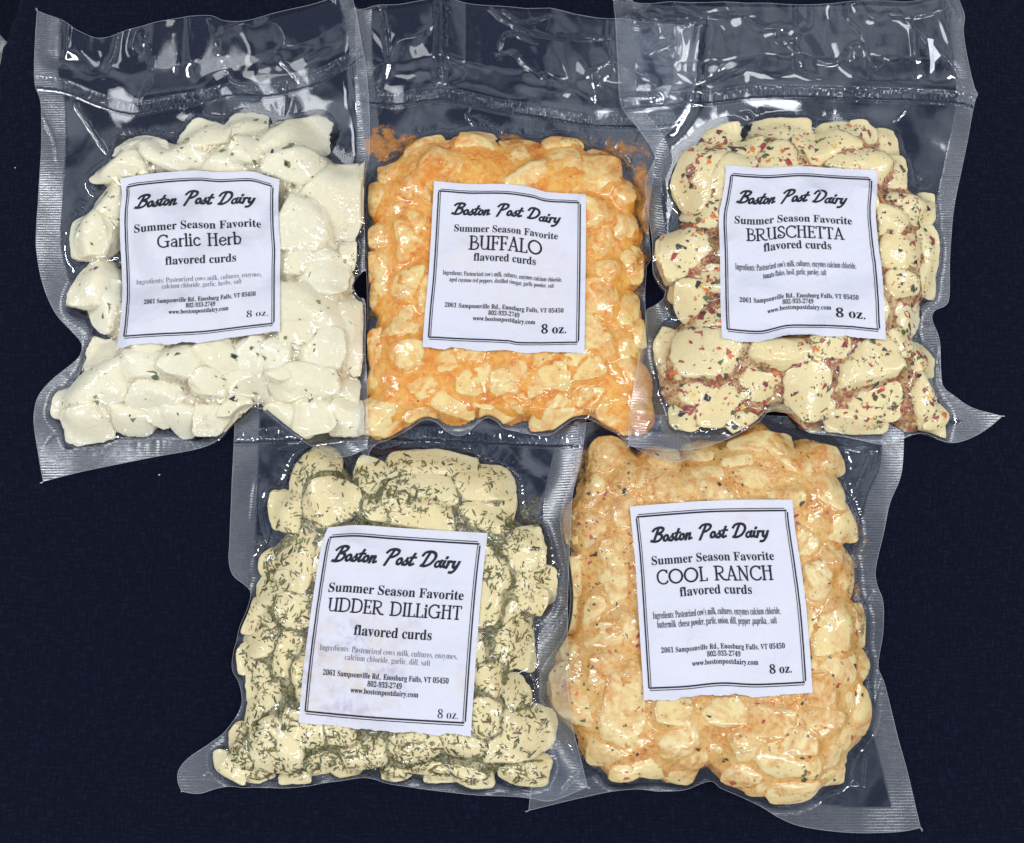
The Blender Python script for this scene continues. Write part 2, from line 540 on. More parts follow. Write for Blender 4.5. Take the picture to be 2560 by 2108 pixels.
K, T = 0.128, 0.078
TITLE = {
    'B': (.64, [L_(K, (.14, 0), (.14, 1)), C_(T, (.03, 1), (.3, 1), (.46, .9), (.46, .68), (.3, .55), (.14, .54)), C_(T * 1.3, (.14, .54), (.36, .54), (.56, .42), (.55, .14), (.38, 0), (.02, 0))]),
    'U': (.72, [L_(K, (.14, 1), (.14, .3)), C_(T, (.14, .3), (.19, .07), (.34, 0), (.48, .08), (.56, .3)), L_(K, (.56, 1), (.56, 0)), L_(T, (.03, 1), (.24, 1)), L_(T, (.46, 1), (.66, 1)), L_(T, (.54, 0), (.68, 0))]),
    'F': (.54, [L_(K, (.14, 0), (.14, 1)), L_(T, (.03, 0), (.27, 0)), L_(T, (.03, 1), (.47, 1)), L_(T, (.47, 1), (.47, .84)), L_(T, (.14, .5), (.4, .5)), L_(T, (.4, .6), (.4, .4))]),
    'A': (.70, [L_(T, (.34, 1), (.09, 0)), L_(K, (.34, 1), (.57, 0)), L_(T, (.16, .3), (.5, .3)), L_(T, (0, 0), (.2, 0)), L_(T, (.46, 0), (.69, 0))]),
    'L': (.54, [L_(K, (.14, 0), (.14, 1)), L_(T, (.03, 1), (.26, 1)), L_(T, (.03, 0), (.49, 0)), L_(T, (.49, 0), (.49, .17))]),
    'O': (.96, [O_(K, .46, .5, .4, .49)]),
    'R': (.76, [L_(K, (.14, 0), (.14, 1)), C_(T * 1.3, (.03, 1), (.32, 1), (.54, .9), (.54, .62), (.36, .5), (.2, .47)), C_(K, (.3, .48), (.45, .2), (.58, .03), (.74, .0)), L_(T, (.03, 0), (.26, 0))]),
    'S': (.60, [C_(K * .9, (.5, .82), (.4, .98), (.2, .98), (.1, .8), (.2, .6), (.4, .45), (.5, .25), (.38, .03), (.18, 0), (.06, .12), (.12, .28), (.24, .22))]),
    'C': (.74, [C_(K * .9, (.66, .82), (.54, .97), (.34, .99), (.12, .8), (.06, .5), (.12, .2), (.34, .01), (.56, .03), (.68, .18)), L_(T, (.66, .98), (.66, .78))]),
    'H': (.74, [L_(K, (.14, 0), (.14, 1)), L_(K, (.56, 0), (.56, 1)), L_(T, (.14, .64), (.56, .64)), L_(T, (.03, 0), (.25, 0)), L_(T, (.03, 1), (.25, 1)), L_(T, (.45, 0), (.67, 0)), L_(T, (.45, 1), (.67, 1))]),
    'E': (.58, [L_(K, (.14, 0), (.14, 1)), L_(T, (.03, 1), (.47, 1)), L_(T, (.47, 1), (.47, .84)), L_(T, (.14, .5), (.4, .5)), L_(T, (.4, .6), (.4, .4)), L_(T, (.03, 0), (.5, 0)), L_(T, (.5, 0), (.5, .17))]),
    'T': (.62, [L_(K, (.3, 0), (.3, 1)), L_(T, (.04, 1), (.56, 1)), L_(T, (.04, 1), (.04, .83)), L_(T, (.56, 1), (.56, .83)), L_(T, (.18, 0), (.42, 0))]),
    'D': (.80, [L_(K, (.14, 0), (.14, 1)), C_(T * 1.4, (.03, 1), (.36, 1), (.62, .86), (.7, .5), (.62, .14), (.36, 0), (.03, 0))]),
    'I': (.32, [L_(K, (.15, 0), (.15, 1)), L_(T, (.04, 1), (.26, 1)), L_(T, (.04, 0), (.26, 0))]),
    'i': (.30, [L_(K, (.14, 0), (.14, .66)), L_(T, (.04, 0), (.25, 0)), L_(T, (.04, .66), (.14, .66)), L_(K * 1.1, (.14, .84), (.14, .93))]),
    'G': (.84, [C_(K * .9, (.66, .82), (.54, .97), (.34, .99), (.12, .8), (.06, .5), (.12, .2), (.34, .01), (.56, .04), (.68, .18)), L_(K, (.68, .05), (.68, .46)), L_(T, (.52, .46), (.8, .46)), L_(T, (.66, .98), (.66, .78))]),
    'N': (.78, [L_(T, (.14, 0), (.14, 1)), L_(K, (.14, 1), (.6, 0)), L_(T, (.6, 0), (.6, 1)), L_(T, (.03, 0), (.25, 0)), L_(T, (.03, 1), (.18, 1)), L_(T, (.5, 1), (.71, 1))]),
    'a': (.52, [C_(T * 1.2, (.12, .54), (.26, .64), (.38, .56), (.4, .34)), L_(K, (.4, .42), (.4, 0)), C_(T * 1.2, (.4, .34), (.2, .34), (.07, .18), (.18, .01), (.4, .12))]),
    'r': (.40, [L_(K, (.12, 0), (.12, .64)), C_(T * 1.2, (.12, .4), (.2, .58), (.37, .62)), L_(T, (.03, 0), (.23, 0))]),
    'l': (.26, [L_(K, (.12, 0), (.12, 1)), L_(T, (.03, 0), (.23, 0)), L_(T, (.03, 1), (.12, 1))]),
    'c': (.50, [C_(K * .9, (.42, .52), (.28, .64), (.1, .5), (.06, .3), (.12, .08), (.28, 0), (.44, .12))]),
    'e': (.52, [C_(K * .8, (.08, .34), (.44, .38), (.4, .56), (.26, .65), (.1, .52), (.06, .3), (.14, .06), (.3, 0), (.45, .12))]),
    'b': (.56, [L_(K, (.12, 0), (.12, 1)), L_(T, (.03, 1), (.12, 1)), C_(K * .8, (.12, .5), (.28, .65), (.46, .5), (.48, .3), (.4, .06), (.26, 0), (.12, .1))]),
    ' ': (.42, []),
}
W = 0.185
SCRIPT = {
    'B': (.84, [C_(W, (.02, .78), (.14, .93), (.45, 1.0), (.72, .9), (.66, .68), (.36, .55), (.62, .5), (.74, .3), (.6, .06), (.3, 0), (.06, .06)), L_(W, (.36, .92), (.24, .03))]),
    'o': (.43, [O_(W * .95, .2, .22, .14, .20)]),
    's': (.36, [L_(W * .6, (.0, .06), (.22, .46)), C_(W, (.22, .46), (.21, .33), (.31, .17), (.24, .02), (.06, .04))]),
    't': (.34, [C_(W, (.2, .78), (.14, .4), (.12, .1), (.2, .02), (.34, .1)), L_(W * .8, (.02, .52), (.36, .54))]),
    'n': (.52, [C_(W, (.08, .42), (.1, .2), (.08, 0)), C_(W * .9, (.1, .2), (.2, .4), (.32, .42), (.32, .2), (.33, .02), (.48, .08))]),
    'P': (.84, [C_(W, (.02, .76), (.15, .94), (.45, 1.0), (.72, .92), (.74, .7), (.52, .5), (.3, .46)), C_(W, (.4, .92), (.3, .4), (.2, -.08))]),
    'D': (.98, [C_(W, (.0, .72), (.1, .92), (.4, 1.0), (.72, .9), (.86, .6), (.7, .2), (.4, .02), (.15, .05)), L_(W, (.38, .92), (.24, .05))]),
    'a': (.48, [O_(W * .85, .2, .2, .15, .19), C_(W, (.37, .44), (.34, .15), (.48, .04))]),
    'i': (.26, [C_(W, (.1, .42), (.1, .1), (.24, .04)), L_(W, (.14, .64), (.15, .69))]),
    'r': (.40, [C_(W, (.08, .42), (.12, .25), (.1, .0)), C_(W * .9, (.1, .25), (.2, .42), (.36, .4))]),
    'y': (.52, [C_(W, (.08, .42), (.08, .15), (.2, .04), (.34, .2), (.38, .42)), C_(W, (.38, .42), (.34, 0), (.2, -.28), (.02, -.3))]),
    ' ': (.40, []),
}


def ribbon(pts, w):
    p = np.asarray(pts, float)
    d = np.gradient(p, axis=0)
    d /= np.maximum(np.linalg.norm(d, axis=1), 1e-9)[:, None]
    p = p.copy()
    p[0] -= d[0] * w * .42
    p[-1] += d[-1] * w * .42
    n = np.stack([-d[:, 1], d[:, 0]], 1) * w / 2
    v = np.concatenate([p + n, p - n])
    m = len(p)
    f = [(i, i + 1, m + i + 1, m + i) for i in range(m - 1)]
    return v, f


def stroke_text(s, font, shear=0.0):
    V, Fc, x, n = [], [], 0.0, 0
    for ch in s:
        adv, strokes = font[ch]
        for w, kind, p in strokes:
            if kind == 'o':
                a = np.linspace(0, 2 * np.pi, 29)
                q = np.stack([p[0] + p[2] * np.cos(a), p[1] + p[3] * np.sin(a)], 1)
            elif kind == 'c':
                q = catmull(p, 6)
            else:
                q = np.linspace(p[0], p[1], 8)
            q = q + np.array([x, 0])
            v, f = ribbon(q, w)
            V.append(v)
            Fc += [tuple(i + n for i in t) for t in f]
            n += len(v)
        x += adv
    V = np.concatenate(V)
    V[:, 0] += V[:, 1] * shear
    return V, Fc


def serif_text(s, weight=0.0):
    """upright serif letters from Blender's own bundled glyphs, as a flat mesh"""
    body = ''
    for c in s:
        if 'A' <= c <= 'Z': body += chr(0x1d400 + ord(c) - 65)
        elif 'a' <= c <= 'z': body += chr(0x1d41a + ord(c) - 97)
        elif '0' <= c <= '9': body += chr(0x1d7ce + ord(c) - 48)
        else: body += c
    cu = bpy.data.curves.new('lettering', 'FONT')
    cu.body = body
    cu.size = 1.0
    cu.resolution_u = 4
    cu.offset = weight
    o = bpy.data.objects.new('lettering', cu)
    me = o.to_mesh()
    V = np.array([(v.co.x, v.co.y) for v in me.vertices])
    Fc = []
    vl = [tuple(q) for q in V]
    todo = []
    for p in me.polygons:
        pv = list(p.vertices)
        todo += [(pv[0], pv[i], pv[i + 1]) for i in range(1, len(pv) - 1)]
    while todo:                       # keep every triangle short so that the print follows the paper
        t = todo.pop()
        L = [math.dist(vl[t[i]], vl[t[(i + 1) % 3]]) for i in range(3)]
        k = max(range(3), key=lambda i: L[i])
        if L[k] < 0.22:
            Fc.append(t)
            continue
        a, b, c = t[k], t[(k + 1) % 3], t[(k + 2) % 3]
        vl.append(((vl[a][0] + vl[b][0]) / 2, (vl[a][1] + vl[b][1]) / 2))
        m = len(vl) - 1
        todo += [(a, m, c), (m, b, c)]
    V = np.array(vl)
    o.to_mesh_clear()
    bpy.data.objects.remove(o)
    bpy.data.curves.remove(cu)
    return V, Fc


# ------------------------------------------------------------------ the table: one navy cloth
DX = 0.55 * MM
GX0, GX1, GY0, GY1 = -0.285, 0.285, -0.250, 0.262
gx = np.arange(GX0, GX1, DX)
gy = np.arange(GY0, GY1, DX)
GX, GY = np.meshgrid(gx, gy)
G = np.zeros_like(GX)                 # top of everything laid down so far


def build_cloth():
    a, b = at(48, 0)[:2], at(0, 135)[:2]
    d = (b - a) / np.linalg.norm(b - a)
    nrm = np.array([-d[1], d[0]])
    if np.dot(at(1280, 1000)[:2] - a, nrm) < 0:
        nrm = -nrm
    fine = np.arange(-0.30, 0.3001, 0.003)
    xs = np.concatenate([np.arange(-0.8, -0.30, 0.02), fine, np.arange(0.32, 0.8, 0.02)])
    ys = np.concatenate([np.arange(-0.7, -0.30, 0.02), fine, np.arange(0.32, 0.8, 0.02)])
    X, Y = np.meshgrid(xs, ys)
    s = (X - a[0]) * nrm[0] + (Y - a[1]) * nrm[1]     # >0 on the table
    Z = fbm2(X, Y, 14.0, 5, 2) * 0.0006 - 0.0010
    drop = np.clip(-s, 0, None)
    Z = Z - 0.16 * smooth01(0.0, 0.016, drop)
    v = np.stack([X, Y, Z], -1).reshape(-1, 3)
    ny, nx = X.shape
    idx = np.arange(nx * ny).reshape(ny, nx)
    f = np.stack([idx[:-1, :-1], idx[:-1, 1:], idx[1:, 1:], idx[1:, :-1]], -1).reshape(-1, 4)
    o = mesh_obj('tablecloth', v, f, cloth_material())
    tag(o, 'dark navy woven cloth spread under all the bags', 'tablecloth', kind='structure')


build_cloth()

# ------------------------------------------------------------------ bag data (pixel outlines measured on the photograph)
BAGS = {}
BAGS['garlic'] = dict(
    outline=[(98, 33), (160, 58), (205, 88), (265, 102), (340, 78), (410, 62), (520, 47), (570, 62), (640, 58), (760, 30), (850, 0), (880, -8),
             (895, 50), (906, 114), (916, 170), (922, 223), (926, 320), (924, 427), (917, 500), (918, 600), (918, 685), (889, 709), (888, 728), (901, 752), (918, 768), (920, 894),
             (930, 1027), (932, 1089), (924, 1127), (877, 1146), (835, 1145), (797, 1127), (740, 1089), (688, 1048), (659, 1027), (631, 1025), (607, 1041), (579, 1074),
             (555, 1098), (498, 1122), (380, 1145), (237, 1174), (114, 1205), (107, 1164), (92, 1074), (92, 1027), (102, 989), (133, 951), (190, 904), (206, 880),
             (204, 856), (180, 828), (142, 785), (114, 719), (97, 647), (94, 580), (107, 403), (108, 285), (103, 247), (93, 222), (90, 190), (92, 121)],
    top=(-20, 112), sealw=(64, 34, 60),
    seal=[(92, 192), (171, 204), (256, 237), (332, 256), (403, 244), (498, 228), (593, 211), (688, 209), (783, 185), (854, 147), (904, 118)],
    curds=[(346, 356, 62, 30, -8), (505, 335, 68, 45, 20), (612, 313, 50, 43, 0), (735, 355, 115, 62, -50), (296, 418, 75, 34, 8), (440, 395, 80, 45, 28),
           (630, 390, 52, 36, 0), (738, 425, 62, 45, 10), (838, 500, 84, 100, 0), (275, 505, 50, 50, 0), (228, 575, 64, 62, 0), (765, 570, 74, 70, 0), (865, 630, 26, 42, 0),
           (243, 700, 60, 66, 0), (810, 690, 76, 66, 0), (735, 645, 52, 46, 0), (270, 770, 50, 64, -15), (775, 765, 96, 60, 0), (866, 800, 36, 72, 0),
           (275, 893, 56, 44, 8), (370, 900, 58, 42, -6), (540, 885, 60, 50, 5), (640, 892, 56, 46, -8), (748, 828, 38, 36, 0), (800, 875, 56, 52, 0), (878, 880, 28, 56, 0), (245, 962, 86, 50, -6),
           (393, 985, 64, 62, 0), (614, 962, 54, 40, 0), (515, 955, 45, 36, 0), (760, 960, 82, 46, 0), (868, 965, 32, 42, 0), (215, 1045, 66, 50, -5),
           (150, 1005, 24, 36, 0), (328, 1052, 54, 38, 8), (405, 1030, 42, 40, 0), (462, 1045, 50, 42, 0), (545, 1048, 50, 36, 0), (700, 1040, 54, 42, -10),
           (780, 1030, 50, 54, -8), (860, 1040, 44, 50, -8), (706, 935, 34, 30, 0), (690, 890, 40, 34, 0), (470, 905, 60, 40, 0), (585, 1010, 40, 30, 0)],
    under=[(480, 560), (600, 520), (410, 650), (540, 660), (650, 640), (400, 770), (520, 780), (640, 770), (370, 540), (380, 850), (560, 430)],
    tmax=22.0, delta=2.0,
    label=dict(top=[(300, 448), (359, 437), (479, 427), (545, 431), (624, 429), (664, 439), (699, 450)], bottom=[(292, 868), (386, 862), (492, 857), (598, 844), (700, 831)],
               left=[(300, 448), (305, 486), (300, 539), (301, 605), (305, 685), (306, 738), (301, 804), (292, 868)], right=[(699, 450), (696, 499), (697, 568), (701, 627), (700, 685), (700, 831)]),
    text=[('script', 'Boston Post Dairy', .085, .855, .192, .072), ('bold', 'Summer Season Favorite', .09, .885, .335, .046), ('title', 'Garlic Herb', .23, .755, .435, .070),
          ('bold', 'flavored curds', .275, .72, .538, .048), ('light', 'Ingredients: Pasteurized cows milk, cultures, enzymes,', .09, .885, .640, .030),
          ('light', 'calcium chloride, garlic, herbs, salt', .25, .755, .675, .030), ('bold', '2061 Sampsonville Rd., Enosburg Falls, VT 05450', .14, .845, .757, .026),
          ('bold', '802-933-2749', .405, .59, .792, .026), ('bold', 'www.bostonpostdairy.com', .30, .675, .826, .026), ('reg', '8 oz.', .79, .925, .885, .040)],
    smear=[(250, 1080, 140, 30, .35), (800, 400, 110, 60, .45), (860, 620, 40, 120, .5), (200, 860, 50, 60, .4), (560, 1060, 90, 40, .5), (600, 330, 60, 60, .5), (700, 920, 200, 140, .30)])
BAGS['buffalo'] = dict(
    outline=[(892, 28), (937, 28), (1011, 24), (1076, 12), (1104, 7), (1156, 14), (1225, 24), (1374, 38), (1455, 50), (1535, 58), (1650, 66), (1748, 72), (1742, 150), (1734, 231),
             (1700, 300), (1660, 345), (1640, 380), (1633, 440), (1620, 544), (1626, 640), (1622, 660), (1612, 680), (1612, 772), (1620, 880), (1640, 960), (1690, 1060), (1715, 1110), (1713, 1145),
             (1693, 1162), (1659, 1162), (1609, 1145), (1564, 1115), (1535, 1092), (1509, 1078), (1480, 1058), (1455, 1052), (1430, 1056), (1400, 1076), (1380, 1088), (1358, 1093), (1322, 1088), (1294, 1082), (1258, 1074), (1245, 1061), (1226, 1051), (1211, 1052),
             (1190, 1066), (1171, 1084), (1152, 1092), (1135, 1090), (1116, 1080), (1097, 1063), (1078, 1055), (1061, 1056), (1040, 1068), (1017, 1082), (978, 1104),
             (951, 1112), (932, 1127), (926, 1146), (941, 1167), (920, 1150), (900, 1110), (898, 1060), (903, 1000), (915, 880), (920, 760), (920, 700), (916, 500), (912, 380), (905, 300), (895, 200), (890, 100)],
    top=(-20, 100), sealw=(44, 60, 44),
    seal=[(896, 226), (925, 228), (999, 234), (1108, 221), (1173, 232), (1253, 250), (1374, 270), (1475, 284), (1552, 288), (1650, 286), (1715, 280)],
    curds=[(1180, 350, 60, 30, 0), (1400, 366, 54, 34, 10), (1062, 366, 50, 30, -20), (1300, 368, 44, 30, 0), (1500, 400, 46, 36, 25), (1088, 380, 56, 38, -12), (1200, 370, 56, 38, 8), (1305, 400, 38, 42, 0), (1410, 405, 60, 58, -20), (1500, 445, 52, 56, 0), (1545, 490, 46, 52, 0), (985, 440, 44, 34, 0), (1070, 438, 56, 32, 8),
           (1045, 480, 42, 36, 0), (995, 540, 34, 42, 10), (955, 500, 36, 50, 0), (965, 670, 48, 50, 0), (1030, 620, 48, 60, -10), (965, 735, 46, 44, 0), (1010, 800, 68, 48, 0), (948, 870, 36, 58, 0),
           (1028, 890, 44, 42, 0), (1110, 915, 54, 38, -6), (1040, 965, 76, 40, -20), (1213, 935, 38, 44, 20), (1310, 910, 38, 46, 0), (1140, 1000, 56, 48, 20), (1217, 995, 36, 32, 0), (1430, 895, 34, 26, 0),
           (1495, 865, 48, 36, 10), (1503, 680, 48, 44, 0), (1495, 610, 44, 46, 0), (1550, 770, 50, 48, 0), (1578, 840, 40, 44, 0), (1390, 935, 54, 40, 0), (1415, 985, 58, 42, 10), (1490, 975, 50, 44, 0),
           (1390, 1030, 62, 34, 0), (1530, 1025, 46, 42, 0), (1582, 955, 44, 62, 0), (1598, 1035, 36, 40, 0), (1535, 1062, 44, 26, 0), (955, 1040, 52, 46, 0), (1245, 1032, 46, 28, 0), (1300, 1000, 42, 38, 0),
           (1050, 1028, 48, 32, 0), (1560, 885, 44, 42, 0), (955, 590, 36, 44, 0), (945, 960, 36, 44, 0), (1490, 545, 44, 46, 0), (1555, 570, 48, 50, 0), (1560, 660, 48, 52, 0), (1500, 760, 44, 50, 0), (1480, 920, 44, 36, 0),
           (1020, 720, 44, 40, 0), (1030, 560, 40, 40, 0), (1180, 960, 36, 34, 0), (1340, 965, 44, 36, 0), (1170, 890, 40, 30, 0), (1260, 960, 36, 34, 0), (1370, 890, 40, 32, 0)],
    under=[(1150, 520), (1260, 530), (1370, 540), (1140, 640), (1250, 640), (1370, 650), (1130, 750), (1240, 760), (1360, 770), (1110, 840), (1230, 850), (1340, 850), (1430, 560), (1430, 700), (1430, 820), (1130, 450), (1330, 460)],
    tmax=21.0, delta=0.45,
    label=dict(top=[(1085, 453), (1167, 460), (1265, 461), (1326, 469), (1371, 481), (1465, 486)], bottom=[(1056, 868), (1172, 874), (1265, 878), (1305, 883), (1461, 880)],
               left=[(1085, 453), (1080, 546), (1072, 678), (1062, 784), (1056, 868)], right=[(1465, 486), (1464, 678), (1461, 880)]),
    text=[('script', 'Boston Post Dairy', .12, .84, .187, .068), ('bold', 'Summer Season Favorite', .147, .82, .290, .041), ('title', 'BUFFALO', .245, .72, .395, .080), ('bold', 'flavored curds', .28, .68, .463, .046),
          ('cond', "Ingredients: Pasteurized cow's milk, cultures, enzymes calcium chloride,", .09, .85, .556, .028), ('cond', 'aged cayenne red peppers, distilled vinegar, garlic powder, salt', .135, .80, .594, .026),
          ('bold', '2061 Sampsonville Rd., Enosburg Falls, VT 05450', .12, .865, .750, .027), ('bold', '802-933-2749', .395, .59, .788, .027), ('bold', 'www.bostonpostdairy.com', .30, .69, .824, .027), ('bold', '8 oz.', .73, .885, .880, .055)],
    smear=[(950, 350, 70, 70, 1.0), (1010, 350, 70, 45, .85), (1560, 370, 110, 70, .8), (1610, 480, 40, 160, 1.0), (1600, 640, 40, 80, .7), (1450, 350, 90, 40, .7), (1280, 345, 60, 40, .8), (1600, 720, 40, 100, .5), (925, 700, 30, 300, .5), (1480, 290, 160, 35, .45)])
BAGS['bruschetta'] = dict(
    outline=[(1533, 9), (1578, 5), (1600, 15), (1802, 19), (1952, 22), (2154, 17), (2254, 20), (2325, 5), (2355, -4), (2388, -3), (2407, 41), (2405, 81), (2411, 128), (2423, 187), (2433, 225), (2440, 240), (2434, 256), (2425, 300),
             (2415, 352), (2400, 427), (2385, 503), (2377, 578), (2372, 650), (2370, 741), (2360, 766), (2335, 778), (2328, 801), (2345, 851), (2350, 927), (2357, 967), (2385, 992), (2430, 1022), (2501, 1042), (2470, 1068), (2430, 1093), (2390, 1107), (2355, 1105),
             (2315, 1090), (2284, 1087), (2254, 1098), (2224, 1110), (2194, 1113), (2144, 1103), (2088, 1093), (2033, 1090), (2003, 1083), (1973, 1050), (1948, 1027), (1922, 1027), (1902, 1042), (1882, 1063), (1852, 1083), (1812, 1103), (1740, 1128), (1665, 1136), (1610, 1132),
             (1561, 1125), (1565, 1042), (1580, 952), (1596, 882), (1606, 841), (1611, 788), (1631, 771), (1656, 751), (1660, 735), (1646, 721), (1628, 690), (1626, 640), (1626, 600), (1614, 530), (1611, 463), (1630, 415), (1636, 398), (1621, 367), (1590, 327), (1560, 292), (1545, 251), (1540, 151)],
    top=(-20, 60), sealw=(44, 44, 46),
    seal=[(1546, 254), (1620, 246), (1701, 236), (1852, 221), (1953, 217), (2154, 219), (2305, 224), (2400, 231), (2436, 242)],
    curds=[(1805, 338, 50, 30, -12), (1955, 340, 80, 54, -6), (2115, 335, 74, 42, 5), (2215, 345, 34, 38, 0), (2068, 378, 82, 52, -5), (2158, 340, 32, 44, 0), (1858, 385, 64, 38, -10), (1755, 435, 60, 92, 18), (1770, 515, 56, 62, 0), (2225, 435, 48, 54, 0),
           (2270, 525, 68, 44, 12), (1715, 620, 70, 60, -15), (2250, 635, 60, 66, 0), (2320, 630, 36, 72, 0), (2325, 508, 24, 30, 0), (1752, 762, 58, 56, 0), (2258, 782, 60, 72, -10), (2315, 690, 36, 52, 0), (1690, 905, 44, 104, -14), (1790, 885, 90, 64, 0), (1970, 890, 96, 56, 0),
           (1920, 965, 64, 50, 0), (2025, 965, 62, 76, 0), (2155, 905, 92, 66, -8), (2297, 902, 52, 50, 0), (2312, 1010, 42, 88, -28), (1805, 1005, 64, 56, 0), (2180, 1000, 78, 44, 8), (2150, 1045, 74, 34, 0), (1720, 1048, 38, 30, 0), (1985, 1045, 82, 32, 0), (1852, 1050, 42, 28, 0),
           (1790, 705, 44, 42, 0), (2240, 720, 44, 36, 0), (1800, 800, 50, 36, 0), (2060, 860, 50, 40, 0), (2240, 855, 50, 40, 0), (2345, 1040, 36, 34, 0), (1745, 975, 44, 44, 0), (2220, 560, 44, 44, 0), (1720, 720, 40, 40, 0)],
    under=[(1900, 520), (2020, 520), (2130, 500), (1880, 640), (2000, 640), (2120, 640), (1890, 760), (2010, 760), (2130, 770), (1950, 430), (1850, 450), (2130, 420)],
    tmax=22.0, delta=0.9,
    label=dict(top=[(1813, 413), (1912, 420), (2005, 416), (2098, 422), (2193, 426)], bottom=[(1805, 849), (1899, 856), (1966, 841), (2032, 840), (2124, 843), (2215, 853)],
               left=[(1813, 413), (1814, 440), (1806, 493), (1797, 546), (1800, 638), (1801, 744), (1805, 849)], right=[(2193, 426), (2192, 480), (2189, 533), (2196, 612), (2207, 705), (2215, 853)]),
    text=[('script', 'Boston Post Dairy', .09, .815, .208, .070), ('bold', 'Summer Season Favorite', .10, .845, .328, .043), ('title', 'BRUSCHETTA', .17, .79, .420, .066), ('bold', 'flavored curds', .275, .70, .485, .047),
          ('cond', "Ingredients: Pasteurized cow's milk, cultures, enzymes calcium chloride,", .093, .84, .592, .036), ('cond', 'tomato flakes, basil, garlic, parsley, salt', .265, .655, .640, .034),
          ('bold', '2061 Sampsonville Rd., Enosburg Falls, VT 05450', .117, .843, .775, .027), ('bold', '802-933-2749', .38, .567, .810, .027), ('bold', 'www.bostonpostdairy.com', .283, .673, .844, .027), ('bold', '8 oz.', .70, .88, .886, .054)],
    smear=[(1860, 265, 40, 18, .6), (1640, 285, 60, 30, .5), (2230, 250, 30, 20, .5), (1660, 360, 70, 60, .45), (2370, 560, 30, 120, .5), (2260, 370, 60, 40, .5), (1650, 900, 30, 200, .5), (2050, 1070, 300, 25, .5)])
BAGS['dill'] = dict(
    outline=[(590, 1025), (800, 1020), (1027, 1020), (1250, 1030), (1466, 1036), (1450, 1150), (1427, 1250), (1420, 1400), (1416, 1560), (1414, 1700), (1426, 1800), (1446, 1880), (1467, 1963), (1382, 1996), (1321, 1991), (1197, 1986), (1072, 1973), (973, 1956), (913, 1942), (848, 1951),
             (774, 1961), (699, 1968), (599, 1963), (549, 1968), (500, 1982), (457, 1977), (447, 1953), (450, 1923), (475, 1893), (525, 1859), (564, 1829), (594, 1789), (607, 1749), (599, 1704), (583, 1669), (592, 1615), (604, 1568), (624, 1523), (629, 1483), (614, 1463), (584, 1438), (574, 1399), (577, 1349), (584, 1200)],
    top=(1000, 1045), sealw=(62, 66, 30),
    seal=[(588, 1074), (800, 1066), (1027, 1066), (1250, 1076), (1462, 1084)],
    curds=[(783, 1180, 60, 74, 0), (830, 1262, 72, 62, 0), (935, 1195, 64, 50, 15), (1065, 1168, 122, 44, -4), (1205, 1205, 72, 52, -10), (1050, 1228, 92, 42, 0), (727, 1285, 54, 56, 0), (942, 1278, 34, 28, 0), (993, 1255, 28, 26, 0), (1060, 1284, 88, 44, 0), (1200, 1288, 60, 44, 0), (1256, 1268, 32, 44, 0),
           (672, 1408, 32, 40, 0), (745, 1395, 52, 78, 12), (700, 1480, 68, 44, -8), (1300, 1378, 66, 56, 0), (1318, 1445, 66, 56, 0), (1238, 1445, 42, 52, 0), (1270, 1595, 62, 86, 5), (680, 1585, 76, 62, 0), (735, 1635, 42, 50, 0), (670, 1710, 58, 62, 0), (1220, 1705, 42, 62, 0), (1272, 1745, 54, 52, 0),
           (1300, 1825, 80, 70, 0), (680, 1865, 78, 72, 0), (572, 1915, 48, 28, 25), (615, 1895, 44, 34, 20), (640, 1935, 46, 26, 0), (600, 1850, 30, 34, 0), (785, 1895, 58, 44, 0), (915, 1875, 62, 56, 0), (1040, 1862, 68, 40, 0), (1160, 1855, 62, 44, 0), (1060, 1908, 62, 32, 0), (1310, 1930, 64, 42, 0), (1185, 1945, 50, 32, 0), (850, 1820, 50, 36, 0), (1120, 1925, 54, 30, 0),
           (640, 1535, 40, 44, 0), (1215, 1515, 40, 48, 0), (1205, 1790, 44, 46, 0), (760, 1820, 50, 44, 0), (625, 1640, 34, 44, 0), (860, 1920, 46, 28, 0), (990, 1930, 50, 26, 0), (780, 1700, 44, 50, 0), (745, 1530, 46, 46, 0), (1335, 1500, 36, 40, 0), (640, 1790, 36, 36, 0), (740, 1935, 44, 26, 0)],
    under=[(850, 1400), (960, 1390), (1080, 1400), (1160, 1400), (840, 1520), (950, 1520), (1060, 1520), (1150, 1520), (820, 1640), (930, 1640), (1040, 1640), (1140, 1640), (840, 1750), (940, 1750), (1050, 1760), (1130, 1760)],
    tmax=21.0, delta=1.2,
    label=dict(top=[(820, 1319), (895, 1313), (983, 1319), (1110, 1327), (1219, 1333)], bottom=[(746, 1807), (857, 1819), (983, 1829), (1177, 1840)],
               left=[(820, 1319), (804, 1363), (793, 1427), (774, 1553), (758, 1680), (746, 1807)], right=[(1219, 1333), (1205, 1458), (1192, 1617), (1177, 1840)]),
    text=[('script', 'Boston Post Dairy', .073, .862, .182, .074), ('bold', 'Summer Season Favorite', .087, .898, .336, .046), ('title', 'UDDER DILLiGHT', .096, .895, .432, .064), ('bold', 'flavored curds', .27, .73, .542, .050),
          ('light', 'Ingredients: Pasteurized cows milk, cultures, enzymes,', .08, .89, .628, .030), ('light', 'calcium chloride, garlic, dill, salt', .235, .735, .668, .030),
          ('bold', '2061 Sampsonville Rd., Enosburg Falls, VT 05450', .116, .85, .750, .027), ('bold', '802-933-2749', .38, .58, .789, .027), ('bold', 'www.bostonpostdairy.com', .285, .68, .826, .027), ('reg', '8 oz.', .80, .92, .922, .044)],
    smear=[(650, 1160, 60, 100, .35), (1330, 1280, 50, 70, .8), (1300, 1130, 80, 60, .4), (1340, 1600, 40, 200, .5), (620, 1440, 40, 100, .45), (1000, 1950, 350, 30, .6), (640, 1350, 40, 50, .5)])
